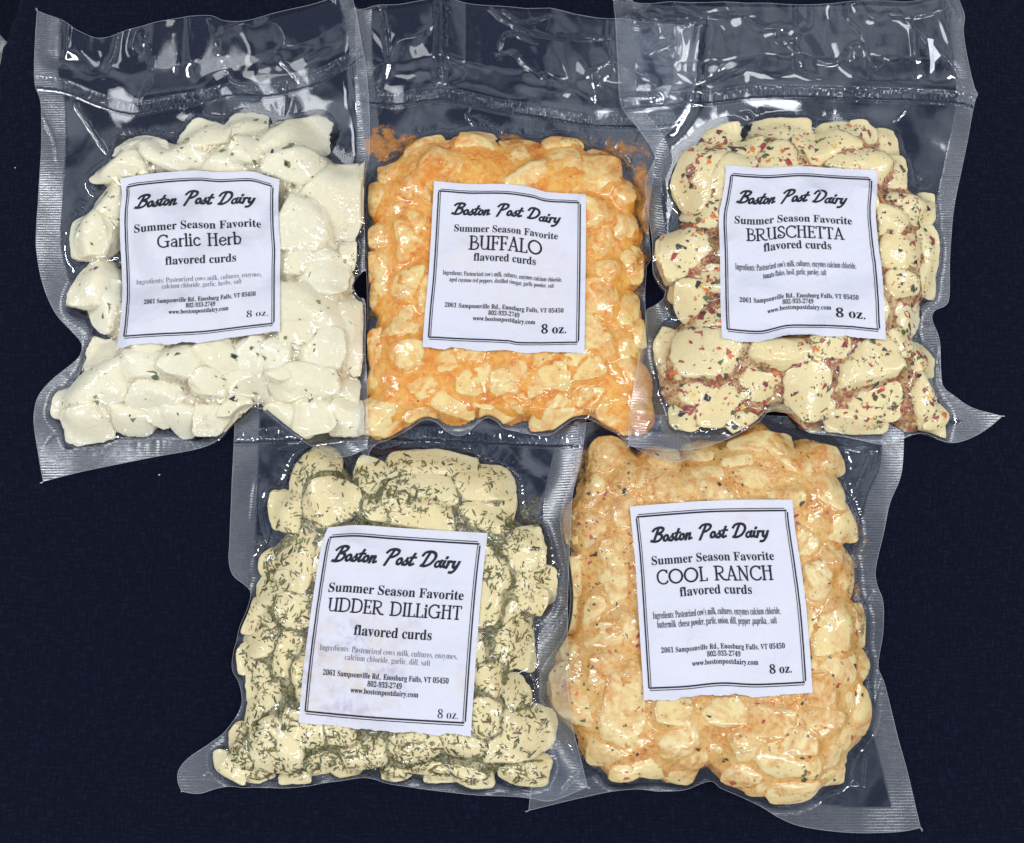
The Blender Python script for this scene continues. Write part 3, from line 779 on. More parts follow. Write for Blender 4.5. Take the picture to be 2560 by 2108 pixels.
BAGS['ranch'] = dict(
    outline=[(1445, 1062), (1600, 1042), (1900, 1040), (2250, 1060), (2256, 1105), (2249, 1189), (2221, 1259), (2206, 1329), (2187, 1419), (2191, 1463), (2205, 1505), (2204, 1585), (2194, 1664), (2211, 1714), (2241, 1839), (2266, 1933), (2299, 2068), (2246, 2078), (2147, 2080), (2072, 2075),
             (1997, 2063), (1947, 2043), (1898, 2013), (1848, 1988), (1798, 1966), (1783, 1953), (1768, 1950), (1713, 1971), (1649, 1977), (1569, 1971), (1449, 1993), (1322, 2023), (1325, 1990), (1340, 1850), (1350, 1720), (1355, 1670), (1410, 1585), (1425, 1500), (1415, 1400), (1400, 1300), (1430, 1180)],
    top=(1000, 1075), sealw=(40, 56, 40),
    seal=None,
    curds=[(1530, 1150, 52, 58, 0), (1585, 1200, 54, 46, 0), (1733, 1205, 72, 44, 0), (1888, 1208, 74, 40, 5), (2060, 1238, 64, 48, 0), (2045, 1150, 68, 46, -15), (1900, 1118, 78, 38, 0), (1775, 1145, 62, 40, 0), (1650, 1165, 58, 46, 0), (1490, 1325, 40, 48, 0), (1448, 1310, 42, 48, 0), (1450, 1445, 42, 52, 0),
           (1525, 1460, 46, 70, 0), (2045, 1365, 54, 52, 0), (2035, 1450, 48, 52, 0), (2095, 1430, 52, 72, 0), (2080, 1555, 60, 66, 0), (2095, 1300, 48, 52, 0), (1545, 1385, 46, 46, 0), (1515, 1600, 52, 44, 0), (1440, 1632, 42, 42, 0), (1580, 1585, 40, 58, 0), (1515, 1660, 46, 40, 0), (1440, 1735, 58, 78, 5),
           (1575, 1790, 70, 88, 15), (1810, 1775, 78, 42, 5), (1692, 1840, 46, 50, 0), (1915, 1790, 54, 42, 0), (2035, 1795, 64, 46, -12), (2138, 1770, 42, 64, 0), (2078, 1665, 58, 54, 0), (2115, 1725, 54, 52, 0), (1510, 1865, 50, 50, 0), (1630, 1905, 50, 40, 0), (1695, 1928, 46, 32, 0), (1775, 1862, 54, 46, 0),
           (1955, 1900, 74, 52, 10), (2068, 1870, 54, 44, 0), (2065, 1918, 50, 40, 0), (1990, 1968, 70, 38, -5), (1860, 1930, 62, 36, -8), (1865, 1855, 58, 46, 0), (1565, 1925, 42, 32, 0), (1905, 1965, 52, 28, -10), (1560, 1290, 44, 44, 0), (1440, 1540, 40, 46, 0), (1500, 1530, 42, 42, 0), (1560, 1690, 44, 44, 0), (1680, 1770, 48, 40, 0),
           (1500, 1230, 46, 50, 0), (1990, 1185, 50, 40, 0), (1830, 1170, 44, 34, 0), (1950, 1250, 46, 34, 0), (1660, 1230, 44, 34, 0), (1780, 1235, 46, 30, 0), (2140, 1660, 38, 50, 0), (2130, 1560, 38, 56, 0), (2115, 1830, 44, 46, 0), (1975, 1840, 46, 36, 0), (1720, 1885, 40, 34, 0), (2035, 1720, 40, 36, 0)],
    under=[(1640, 1340), (1750, 1330), (1870, 1330), (1960, 1340), (1650, 1450), (1760, 1450), (1880, 1450), (1970, 1450), (1660, 1570), (1770, 1570), (1880, 1570), (1980, 1570), (1670, 1680), (1780, 1680), (1890, 1680), (1980, 1670)],
    tmax=23.0, delta=0.45,
    label=dict(top=[(1574, 1267), (1682, 1258), (1804, 1251), (1981, 1249)], bottom=[(1610, 1751), (1713, 1747), (1804, 1738), (1896, 1742), (2032, 1735)],
               left=[(1574, 1267), (1587, 1393), (1597, 1545), (1610, 1751)], right=[(1981, 1249), (1987, 1316), (2003, 1423), (2018, 1545), (2032, 1735)]),
    text=[('script', 'Boston Post Dairy', .10, .84, .190, .070), ('bold', 'Summer Season Favorite', .10, .845, .308, .044), ('title', 'COOL RANCH', .123, .825, .408, .070), ('bold', 'flavored curds', .254, .687, .478, .047),
          ('cond', "Ingredients: Pasteurized cow's milk, cultures, enzymes calcium chloride,", .084, .844, .584, .036), ('cond', 'buttermilk  cheese powder, garlic, onion, dill, pepper ,paprika, , salt', .106, .818, .632, .036),
          ('bold', '2061 Sampsonville Rd., Enosburg Falls, VT 05450', .12, .854, .760, .027), ('bold', '802-933-2749', .39, .588, .798, .027), ('bold', 'www.bostonpostdairy.com', .297, .69, .838, .027), ('bold', '8 oz.', .754, .886, .885, .045)],
    smear=[(1450, 1180, 60, 100, .75), (1420, 1300, 40, 80, .9), (2150, 1350, 50, 130, .6), (2130, 1500, 40, 200, .7), (1480, 1900, 120, 50, .5), (2000, 1990, 120, 30, .5), (2150, 1200, 60, 80, .35)])

# folds and creases of each film: polyline, height and half-width in mm
CREASES = {
    'garlic': [([(176,213),(190,266),(218,308),(266,384)],0.8,0.6),([(522,50),(550,133),(579,195),(593,205)],0.9,0.9),([(351,88),(375,138),(377,200),(342,251)],0.8,0.9),([(111,294),(138,360),(142,403)],0.7,0.8),([(114,1112),(156,1055),(180,1010)],0.7,0.6),([(636,1027),(593,1080),(427,1085),(237,1100)],0.5,0.6),([(545,965),(531,993),(474,1018)],0.45,0.75),([(787,990),(816,994),(873,980),(825,927)],0.5,0.75),([(873,508),(863,555),(840,583)],0.5,0.75),([(707,493),(778,531),(844,593)],0.4,0.75),([(920,1010),(893,1085)],0.7,0.7),([(664,960),(650,1027)],0.4,0.75),([(280,770),(340,640)],0.35,0.75),([(205,830),(215,900)],0.5,0.6),([(480,340),(560,300)],0.4,0.75),([(430,120),(440,180)],0.5,0.9),([(690,140),(760,215)],0.6,0.9)],
    'buffalo': [([(1225,24),(1273,60),(1354,89),(1471,95),(1531,95)],0.8,0.8),([(1257,28),(1298,52),(1334,52),(1374,40)],0.7,0.7),([(1245,137),(1257,93),(1285,85),(1342,109)],0.8,0.8),([(1241,137),(1285,133),(1326,177),(1378,214)],0.7,0.8),([(1535,149),(1479,177),(1471,190),(1483,242),(1483,270)],0.8,0.8),([(1535,157),(1511,198),(1487,234)],0.7,0.7),([(1104,8),(1106,100),(1104,212)],2.2,1.6),([(959,30),(967,120),(966,181),(951,220)],1.2,1.0),([(1173,270),(1169,290),(1201,323),(1257,335)],0.6,0.6),([(1185,286),(1225,306),(1261,331)],0.5,0.75),([(931,901),(951,925),(963,969),(991,990)],0.45,0.7),([(935,998),(943,1022),(1011,1018),(1064,1030),(1100,1038),(1124,1018),(1165,1006),(1193,1026),(1253,1030),(1334,998),(1431,953)],0.45,0.7),([(1431,953),(1419,990),(1447,985),(1467,973)],0.4,0.7),([(1479,1042),(1511,1010),(1560,990)],0.45,0.7),([(1023,719),(971,768),(931,812)],0.4,0.7),([(1124,375),(1172,389)],0.35,0.7),([(1068,403),(1204,413)],0.3,0.7),([(1495,870),(1560,820)],0.35,0.7),([(925,560),(945,620)],0.5,0.6)],
    'bruschetta': [([(1600,20),(1641,45),(1751,40),(1887,38)],0.9,0.8),([(1746,50),(1651,90),(1621,131),(1691,108)],0.9,0.8),([(1973,116),(2073,161),(2128,118),(2149,116),(2179,176),(2214,151)],0.7,0.7),([(1741,206),(1812,171),(1832,186),(1897,156)],0.8,0.7),([(2370,10),(2340,30),(2298,40),(2230,42)],0.9,0.8),([(2284,60),(2380,176),(2405,216)],0.9,0.8),([(1666,452),(1661,483),(1676,508)],0.6,0.6),([(1706,716),(1681,771),(1666,811),(1691,821),(1761,821)],0.5,0.75),([(1867,952),(1872,997),(1822,1062)],0.5,0.75),([(2063,897),(2088,922),(2149,962),(2159,982)],0.45,0.75),([(2284,675),(2274,721),(2315,751)],0.5,0.75),([(2345,865),(2353,960)],0.6,0.6),([(2078,1037),(2108,987)],0.4,0.7),([(1950,60),(1948,105),(2003,90)],0.7,0.7),([(2123,165),(2133,130),(2149,145)],0.9,0.8),([(2240,300),(2270,270)],0.6,0.6),([(1890,310),(1876,285),(1850,280)],0.5,0.6),([(1980,330),(1985,360)],0.4,0.7),([(1782,945),(1812,945),(1852,915)],0.4,0.7)],
    'dill': [([(699,1749),(664,1799),(634,1829),(594,1874),(510,1943)],0.6,0.6),([(510,1943),(575,1953),(625,1950)],0.4,0.7),([(1212,1814),(1242,1859),(1277,1874),(1326,1874),(1326,1903)],0.5,0.75),([(1326,1903),(1356,1948),(1381,1993)],0.5,0.6),([(948,1913),(1097,1898),(1222,1884)],0.45,0.75),([(754,1933),(769,1953),(818,1943)],0.5,0.6),([(1425,1505),(1385,1560),(1350,1600)],1.2,1.1),([(1449,1928),(1400,1980)],0.8,0.8),([(750,1090),(760,1105),(700,1120)],0.6,0.6),([(985,1120),(1050,1103),(1130,1108),(1170,1125),(1090,1132),(985,1120)],0.7,0.7),([(670,1390),(640,1480)],0.4,0.7),([(1300,1290),(1330,1350)],0.5,0.6),([(1000,1240),(1040,1200)],0.35,0.7),([(640,1200),(628,1300)],0.5,0.7)],
    'ranch': [([(1589,1214),(1659,1175)],0.45,0.7),([(1564,1210),(1574,1205),(1569,1234),(1509,1294)],0.5,0.75),([(1449,1334),(1474,1369),(1524,1379),(1574,1364)],0.45,0.7),([(1430,1443),(1449,1483)],0.45,0.7),([(2097,1110),(2137,1125),(2182,1130),(2177,1170)],0.9,0.8),([(2182,1130),(2147,1209),(2137,1259)],0.8,0.7),([(2132,1739),(2127,1779),(2097,1819),(2092,1869),(2062,1918)],0.5,0.75),([(2077,1953),(2157,1963)],0.8,0.7),([(2162,1898),(2157,1963)],0.8,0.7),([(2047,1978),(2097,1938),(2142,1843)],0.6,0.6),([(1474,1714),(1524,1684),(1564,1684),(1599,1704)],0.45,0.7),([(1700,1950),(1798,1898),(1863,1878),(1937,1843)],0.5,0.75),([(1629,1754),(1663,1809)],0.4,0.7),([(1955,1735),(1958,1790)],0.4,0.7),([(2180,1480),(2150,1580),(2165,1640)],0.9,0.9),([(2200,1700),(2190,1780)],0.8,0.8),([(1475,1885),(1514,1885),(1565,1890)],0.45,0.7),([(1430,1630),(1400,1700)],0.6,0.6)],
}

# looks of the five flavours
MATS = {}
rim_m = rim_material()
MATS['garlic'] = dict(curd=curd_material('garlic_curd', (0.94, 0.895, 0.67), (0.88, 0.80, 0.53), (0.70, 0.62, 0.42), (0.60, 0.50, 0.33), 0.22, 0.22),
                      fill=filler_material('shaded_crumbled_curd', [(0.34, (0.40, 0.31, 0.17)), (0.45, (0.70, 0.61, 0.40)), (0.56, (0.86, 0.80, 0.58))], 420),  # crumb colour darkened to put shade into the gaps
                      film=film_material('garlic_film', ((0.72, 0.70, 0.64), (0.60, 0.56, 0.46))), paper=paper_material('garlic_label_paper', (0.62, 0.62, 0.66), (0.70, 0.67, 0.62)))
MATS['buffalo'] = dict(curd=curd_material('buffalo_curd', (0.94, 0.78, 0.38), (0.91, 0.66, 0.22), (0.86, 0.345, 0.018), (0.78, 0.225, 0.007), 0.50, 1.25, 0.25, 0.95, 0.34),
                       fill=filler_material('orange_sauce', [(0.36, (0.68, 0.17, 0.006)), (0.47, (0.84, 0.315, 0.018)), (0.60, (0.91, 0.50, 0.09))], 330, 0.3),
                       film=film_material('buffalo_film', ((0.62, 0.28, 0.04), (0.40, 0.15, 0.02)), 0.008, 700.0), paper=paper_material('buffalo_label_paper', (0.70, 0.60, 0.60), (0.74, 0.66, 0.58)))
MATS['bruschetta'] = dict(curd=curd_material('bruschetta_curd', (0.92, 0.80, 0.45), (0.86, 0.70, 0.34), (0.58, 0.36, 0.16), (0.42, 0.20, 0.11), 0.22, 0.36),
                          fill=filler_material('tomato_herb_mix', [(0.36, (0.05, 0.03, 0.02)), (0.44, (0.34, 0.07, 0.03)), (0.51, (0.48, 0.25, 0.08)), (0.60, (0.74, 0.58, 0.30))], 700),
                          film=film_material('bruschetta_film', ((0.30, 0.16, 0.05), (0.12, 0.08, 0.04)), 0.008, 600.0), paper=paper_material('bruschetta_label_paper', (0.62, 0.61, 0.68), (0.68, 0.67, 0.68)))
MATS['dill'] = dict(curd=curd_material('dill_curd', (0.92, 0.81, 0.47), (0.86, 0.71, 0.36), (0.48, 0.44, 0.30), (0.30, 0.28, 0.19), 0.28, 0.40),
                    fill=filler_material('dill_mix', [(0.36, (0.05, 0.05, 0.02)), (0.45, (0.17, 0.16, 0.06)), (0.53, (0.40, 0.36, 0.19)), (0.62, (0.66, 0.60, 0.36))], 750),
                    film=film_material('dill_film', ((0.08, 0.09, 0.03), (0.22, 0.20, 0.12)), 0.008, 800.0), paper=paper_material('dill_label_paper', (0.46, 0.44, 0.56), (0.66, 0.60, 0.54)))
MATS['ranch'] = dict(curd=curd_material('ranch_curd', (0.93, 0.79, 0.41), (0.88, 0.67, 0.27), (0.74, 0.36, 0.055), (0.60, 0.19, 0.018), 0.50, 1.25, 0.2, 0.90, 0.28),
                     fill=filler_material('ranch_sauce', [(0.34, (0.54, 0.18, 0.02)), (0.46, (0.74, 0.36, 0.07)), (0.58, (0.84, 0.55, 0.18))], 420, 0.3),
                     film=film_material('ranch_film', ((0.52, 0.30, 0.10), (0.34, 0.18, 0.06)), 0.008, 700.0), paper=paper_material('ranch_label_paper', (0.62, 0.54, 0.62), (0.72, 0.72, 0.76)))
ink_m = plain_material('black_ink', (0.020, 0.020, 0.030), 0.6, 0.2)
grey_ink_m = plain_material('thin_grey_ink', (0.16, 0.16, 0.20), 0.6, 0.2)
white_patch_m = plain_material('white_patch_surface', (0.72, 0.74, 0.80), 0.7, 0.2)
seal_m = film_material('heat_seal_film', ((0.2, 0.15, 0.05), (0.1, 0.1, 0.05)), 0.006, 700.0, (0.86, 0.87, 0.89))

bm = bmesh.new()
bmesh.ops.create_icosphere(bm, subdivisions=5, radius=1.0)
ICO_V = np.array([v.co[:] for v in bm.verts])
ICO_F = np.array([[v.index for v in f.verts] for f in bm.faces])
bm.free()


def curd_shape(r, rx, ry, rz, ang, seed, pw=(6.0, 11.0)):
    d = ICO_V / np.linalg.norm(ICO_V, axis=1)[:, None]
    n = r.normal(size=(12, 3))
    n /= np.linalg.norm(n, axis=1)[:, None]
    h = r.uniform(0.76, 1.02, 12)
    ax = np.vstack([np.eye(3), -np.eye(3)])
    n = np.vstack([n, ax])
    h = np.concatenate([h, r.uniform(0.96, 1.06, 6)])
    p = r.uniform(*pw)
    s = (np.clip(d @ n.T, 0, None) / h) ** p
    rad = s.sum(1) ** (-1 / p)
    rad = rad * (1 + 0.09 * noise3(d, 1.7, seed) + 0.045 * noise3(d, 4.5, seed + 1) - 0.035 * np.abs(noise3(d, 7.5, seed + 2)) + 0.016 * noise3(d, 17, seed + 3))
    v = d * rad[:, None] * np.array([rx, ry, rz])
    c, sn = math.cos(ang), math.sin(ang)
    return np.stack([v[:, 0] * c - v[:, 1] * sn, v[:, 0] * sn + v[:, 1] * c, v[:, 2]], 1)


def bil(Fd, x, y, x0, y0):
    u = np.clip((x - x0) / DX, 0, Fd.shape[1] - 1.001)
    v = np.clip((y - y0) / DX, 0, Fd.shape[0] - 1.001)
    i, j = u.astype(int), v.astype(int)
    fu, fv = u - i, v - j
    return (Fd[j, i] * (1 - fu) * (1 - fv) + Fd[j, i + 1] * fu * (1 - fv) + Fd[j + 1, i] * (1 - fu) * fv + Fd[j + 1, i + 1] * fu * fv)


def clip_grid(X, Y, inside, poly, bx, by):
    """grid cells inside the outline, outer nodes pulled onto it"""
    XX, YY = X.copy(), Y.copy()
    near = (dil(inside.astype(np.float32), 1) > 0) & ~inside
    p = np.pad(inside, 1)
    near2 = (p[:-2, :-2] | p[2:, 2:] | p[:-2, 2:] | p[2:, :-2]) & ~inside
    near |= near2
    XX[near], YY[near] = bx[near], by[near]
    ok = inside | near
    cell_any = inside[:-1, :-1] | inside[:-1, 1:] | inside[1:, 1:] | inside[1:, :-1]
    cell = ok[:-1, :-1] & ok[:-1, 1:] & ok[1:, 1:] & ok[1:, :-1] & cell_any
    idx = np.arange(X.size).reshape(X.shape)
    q = np.stack([idx[:-1, :-1][cell], idx[:-1, 1:][cell], idx[1:, 1:][cell], idx[1:, :-1][cell]], 1)
    used = np.unique(q)
    re = np.full(X.size, -1)
    re[used] = np.arange(len(used))
    return XX.ravel()[used], YY.ravel()[used], re[q], used


def tube(pts, r, sides=5):
    p = np.asarray(pts, float)
    d = np.roll(p, -1, 0) - np.roll(p, 1, 0)
    d /= np.maximum(np.linalg.norm(d, axis=1), 1e-9)[:, None]
    up = np.array([0, 0, 1.0])
    a = np.cross(d, up)
    a /= np.maximum(np.linalg.norm(a, axis=1), 1e-9)[:, None]
    b = np.cross(a, d)
    V = []
    for k in range(sides):
        t = 2 * math.pi * k / sides
        V.append(p + r * (math.cos(t) * a + math.sin(t) * b))
    n = len(p)
    V = np.concatenate(V)
    Fq = []
    for k in range(sides):
        for i in range(n):
            j = (i + 1) % n
            k2 = (k + 1) % sides
            Fq.append((k * n + i, k * n + j, k2 * n + j, k2 * n + i))
    return V, np.array(Fq)


def shard(r, kind):
    """outline of one flake, unit size"""
    if kind == 'needle':
        n = 4
        c = np.stack([np.linspace(-1, 1, n), r.normal(0, .10) * np.array([0, 1, 1, 0]) + np.linspace(0, r.normal(0, .1), n)], 1)
        w = 0.23 * np.array([.6, 1, 1, .5]) * r.uniform(.7, 1.3)
        return np.concatenate([c + np.stack([0 * w, w], 1), (c - np.stack([0 * w, w], 1))[::-1]])
    k = r.integers(5, 8)
    a = np.sort(r.uniform(0, 2 * math.pi, k))
    return np.stack([np.cos(a) * r.uniform(.6, 1.1, k), np.sin(a) * r.uniform(.35, .8, k)], 1)


def build_bag(key, label_text, scatter, creases, stain, z_extra, patch_px=None):
    global G
    B, M = BAGS[key], MATS[key]
    r = np.random.default_rng(abs(hash(key)) % 1000 if False else sum(map(ord, key)))
    root = bpy.data.objects.new('cheese_curd_bag', None)
    sc.collection.objects.link(root)
    tag(root, label_text, 'cheese bag', 'vacuum sealed bags of flavored cheese curds')

    # ---- local window of the table grid
    oc = np.array(B['outline'], float)
    e1, e2 = oc - np.roll(oc, 1, 0), np.roll(oc, -1, 0) - oc
    cosang = (e1 * e2).sum(1) / (np.linalg.norm(e1, axis=1) * np.linalg.norm(e2, axis=1))
    dense = []
    for k, p_ in enumerate(oc):
        dense.append(p_)
        if cosang[k] < 0.66:
            dense.append(p_ + e2[k] * 1e-3)
    opx = catmull(dense, 5, True)
    zo = z_extra
    ol = at(opx[:, 0], opx[:, 1], zo)[:, :2]
    i0 = max(0, int((ol[:, 0].min() - 0.008 - GX0) / DX)); i1 = min(len(gx), int((ol[:, 0].max() + 0.008 - GX0) / DX))
    j0 = max(0, int((ol[:, 1].min() - 0.008 - GY0) / DX)); j1 = min(len(gy), int((ol[:, 1].max() + 0.008 - GY0) / DX))
    X, Y, g = GX[j0:j1, i0:i1], GY[j0:j1, i0:i1], G[j0:j1, i0:i1]
    x0, y0 = X[0, 0], Y[0, 0]
    inside = pip(X, Y, ol)
    keep = []
    for k in range(len(opx)):
        a, b = opx[k], opx[(k + 1) % len(opx)]
        istop = (a[1] < B['top'][1]) and abs(b[0] - a[0]) > abs(b[1] - a[1])
        keep.append(not istop)
    dAll, bx, by, along = seg_dist(X, Y, ol, True)
    dSeal, _, _, alongS = seg_dist(X, Y, ol, True, keep)

    # ---- what the bag lies on
    base = box(dil(g, 6), 8, 2)
    lo = g + 0.25 * MM
    base = np.maximum(base, lo)
    for _ in range(140):
        base = np.maximum(lo, avg4(base) - 0.004 * MM)

    # ---- where the curds lie
    spec = [tuple(c) for c in B['curds']] + [(c[0], c[1], r.uniform(62, 76), r.uniform(56, 68), r.uniform(-40, 40)) for c in B['under']]
    um = np.zeros(X.shape, bool)
    pos = []
    for (cx, cy, rx, ry, an) in spec:
        p = at(cx, cy, 0.011)
        s = float(at(cx + 1, cy, 0.011)[0] - p[0])
        a = math.radians(an)
        ux, uy = (X - p[0]) * math.cos(a) + (Y - p[1]) * math.sin(a), -(X - p[0]) * math.sin(a) + (Y - p[1]) * math.cos(a)
        um |= (ux / (rx * s)) ** 2 + (uy / (ry * s)) ** 2 < 0.92
        pos.append((p, s))
    um = um & inside
    saucy = key in ('buffalo', 'ranch')
    closed = ero(dil(um.astype(np.float32), 14), 14) > 0.5
    if saucy:
        closed = ero(dil(box(um.astype(float), 3) > 0.3, 34), 30) > 0.5
        closed &= inside & (dAll > 1.6 * MM)
    dist = np.zeros(X.shape)
    e = closed.astype(np.float32)
    for _ in range(70):
        dist += e * DX
        e = ero(e, 1)
    dist = box(dist, 4, 2)
    t = np.clip(dist / (30 * MM), 0, 1)
    D = (B['tmax'] * np.sin(t * math.pi / 2) ** 0.85 * 0.82 + B['tmax'] * 0.18) * MM
    D = D * (1 + 0.10 * noise2(X, Y, 34.0, 11))
    sd = np.where(inside, dAll, -dAll)
    sdy, sdx = np.gradient(box(sd, 2, 1), DX)
    h = np.full(X.shape, -1.0)
    curds = []
    for k, ((cx, cy, rx, ry, an), (p, s)) in enumerate(zip(spec, pos)):
        d = float(bil(D, p[0], p[1], x0, y0)); b0 = float(bil(base, p[0], p[1], x0, y0))
        zc = b0 + 0.62 * d
        p = at(cx, cy, zc)
        d = float(bil(D, p[0], p[1], x0, y0)); b0 = float(bil(base, p[0], p[1], x0, y0))
        mn, mx = min(rx, ry) * s, max(rx, ry) * s
        rz = min(0.55 * mn + 0.35 * mx, d * 0.52)
        rz = max(rz, 3.2 * MM)
        top = b0 + d * r.uniform(1.0, 1.16) + 0.3 * MM
        if k >= len(B['curds']):
            top = b0 + d * r.uniform(0.98, 1.06)
        zc = max(top - rz, b0 + rz * 0.9)
        v = curd_shape(r, rx * s * 1.14, ry * s * 1.14, rz, -math.radians(an) + r.uniform(-.1, .1), k + len(key) * 31, (9.0, 17.0) if key == 'garlic' else (6.0, 12.0))
        v = v + np.array([p[0], p[1], zc])
        tl = {'garlic': 0.24, 'buffalo': 0.13, 'ranch': 0.14}.get(key, 0.19)
        lim = bil(base + D * 1.03, v[:, 0], v[:, 1], x0, y0) + r.uniform(-1.9, 1.5) * MM + ((v[:, 0] - p[0]) * r.normal(0, tl) + (v[:, 1] - p[1]) * r.normal(0, tl))
        kk = 2.4 * MM
        dd = np.clip((v[:, 2] - lim) / kk, -30, 30)
        v[:, 2] = np.where(dd >= 30, lim, v[:, 2] - kk * np.log1p(np.exp(dd)))
        for _ in range(2):
            need = 1.3 * MM - bil(sd, v[:, 0], v[:, 1], x0, y0)
            m_ = need > 0
            v[m_, 0] += bil(sdx, v[:, 0], v[:, 1], x0, y0)[m_] * need[m_]
            v[m_, 1] += bil(sdy, v[:, 0], v[:, 1], x0, y0)[m_] * need[m_]
        lowb = bil(base, v[:, 0], v[:, 1], x0, y0) + 0.3 * MM
        v[:, 2] = np.maximum(v[:, 2], lowb)
        curds.append(v)
        S = np.concatenate([v, v[ICO_F].mean(1)])
        ii = np.round((S[:, 0] - x0) / DX).astype(int); jj = np.round((S[:, 1] - y0) / DX).astype(int)
        ok = (ii >= 0) & (jj >= 0) & (ii < X.shape[1]) & (jj < X.shape[0])
        np.maximum.at(h, (jj[ok], ii[ok]), S[ok, 2])
    hole = ero(dil((h > 0).astype(np.float32), 2), 2) > 0.5
    h2 = np.where((h < 0) & hole, dil(h, 2), h)
    h = h2

    # ---- vacuum film: a stretched skin held up by the curds and sucked down between them
    low = base + 0.30 * MM
    ob = np.maximum(h + 0.25 * MM, low)
    if saucy:
        ob = np.maximum(ob, np.where(closed, base + box(np.where(closed, D * 0.88, 0), 5, 2), low))
    u = np.maximum(box(dil(ob, 9), 5, 2), ob)
    u = np.where(inside, u, ob)
    for _ in range(420):
        u = np.maximum(ob, avg4(u) - 0.022 * MM)
    # ---- seasoning / sauce / crumbs filling the gaps below the skin
    fmask = dil(ero(um.astype(np.float32), 2), 1)
    fm = ero(dil(um.astype(np.float32), 15), 16) > 0.5
    if saucy:
        fm = closed
    fd = np.zeros(X.shape)
    e = fm.astype(np.float32)
    for _ in range(12):
        fd += e * DX
        e = ero(e, 1)
    usm = box(u, 3, 2)
    fz = usm - B['delta'] * MM * (1 + 0.5 * fbm2(X, Y, 260, 21, 2)) + (0.2 if saucy else 0.5) * MM * fbm2(X, Y, 420, 23, 2)
    fz = base + (fz - base) * smooth01(0, 4.5 * MM, box(fd, 2, 1))
    fz = np.minimum(fz, u - 0.2 * MM)
    fz = np.maximum(fz, base + 0.1 * MM)

    # ---- pleats of the free film, running away from the contents
    gxn, gyn = np.gradient(box(np.where(closed, 0, 1.0) * 0 + box(closed.astype(float), 14, 2), 4, 1))
    gl = np.hypot(gxn, gyn) + 1e-9
    diry, dirx = gxn / gl, gyn / gl
    w = fbm2(X, Y, 330.0, 31, 2)
    jj, ii = np.mgrid[0:X.shape[0], 0:X.shape[1]]
    acc = w.copy()
    for st in (1, 2, 3, 4, 6, 8, 10, 12):
        for sg in (-1, 1):
            a = np.clip(np.round(jj + diry * st * sg).astype(int), 0, X.shape[0] - 1)
            b = np.clip(np.round(ii + dirx * st * sg).astype(int), 0, X.shape[1] - 1)
            acc += w[a, b]
    pleat = 1 - np.abs(acc / 17 * 4.0)
    pleat = np.clip(pleat, -1, 1)
    free = smooth01(0.25 * MM, 1.6 * MM, u - np.maximum(h + 0.25 * MM, low)) * inside
    far = smooth01(2 * MM, 14 * MM, 0.014 - np.minimum(box(closed.astype(float), 20, 2), 1) * 0.014)
    apron = smooth01(0.02, 0.35, box(closed.astype(float), 16, 2)) * (1 - smooth01(0.9, 1.0, box(closed.astype(float), 6, 1)))
    front = u + 0.20 * MM * pleat * np.maximum(free * 0.8, apron * 0.9)
    front += 0.08 * MM * fbm2(X, Y, 110, 41, 2) * inside
    # ---- loose flap above the heat seal and wavy outer margins
    ppx = X * 0 + 0
    flap = np.zeros_like(X)
    if B['seal'] is not None:
        sl = catmull(B['seal'], 8)
        sw = at(sl[:, 0], sl[:, 1], zo)[:, :2]
        ds, sbx, sby, salong = seg_dist(X, Y, sw)
        above = (Y > sby)
        flap = smooth01(1 * MM, 16 * MM, ds) * above * smooth01(0, 9 * MM, dSeal)
    wv = fbm2(X + 0.25 * Y, Y * 0.28, 40.0, 57 + len(key), 2)
    wv2 = fbm2(X - 0.15 * Y, Y * 0.3, 38.0, 61 + len(key), 2)
    cr = 1 - np.abs(fbm2(X, Y * 0.6, 42.0, 71 + len(key), 2)) * 2.2
    front += flap * (2.6 + 2.6 * wv + 0.8 * np.clip(cr, -1, 1) ** 3) * MM
    back = base + 0.12 * MM + flap * (0.7 + 0.7 * wv2) * MM
    contd = np.clip(1 - box(closed.astype(float), 24, 2) * 2.4, 0, 1)
    edgew = contd * (1 - flap) * smooth01(0, 1, 1 - flap) * 2.2 * MM * (0.5 + 0.5 * noise2(X, Y, 48.0, 81 + len(key)))
    front += edgew
    back += edgew
    crease_m = np.zeros_like(X)
    for (pl, hgt, wid) in CREASES[key]:
        q = catmull(pl, 8)
        qw = at(q[:, 0], q[:, 1], 0.010)
        zq = bil(front, qw[:, 0], qw[:, 1], x0, y0)
        qw = at(q[:, 0], q[:, 1], zq)[:, :2]
        dq, _, _, al = seg_dist(X, Y, qw)
        Lq = max(al.max(), 1e-6)
        endf = smooth01(0, 0.25, al / Lq) * smooth01(0, 0.25, 1 - al / Lq)
        wob = 1 + 0.6 * noise2(X, Y, 420, 91)
        crease_m = np.maximum(crease_m, np.exp(-(dq / (1.3 * wid * MM)) ** 2))
        front += hgt * MM * np.exp(-(dq / (wid * MM * wob)) ** 2) * (0.35 + 0.65 * endf)
    if key == 'buffalo':            # sharp fold standing up in the loose flap
        fa, fb, fc = at(1104, 10, 0.004), at(1104, 214, 0.004), at(1162, 100, 0.004)
        wd = fc[0] - fa[0]
        tx = (X - fa[0]) / wd
        prof = np.where(tx < 0, smooth01(-0.35, 0, tx), np.clip(1 - tx, 0, 1))
        front += 2.5 * MM * prof * smooth01(fb[1] - 0.001, fb[1] + 0.012, Y)
    back = np.minimum(back, front - 0.1 * MM)
    back = np.maximum(back, g + 0.08 * MM)
    front = np.maximum(front, back + 0.1 * MM)

    # ---- attributes
    sL, sR, sB = B['sealw']
    pxs = 0.19 * MM
    cxm = ol[:, 0].mean()
    sw_ = np.where(bx < cxm - 0.02, sL, np.where(bx > cxm + 0.02, sR, sB)) * pxs
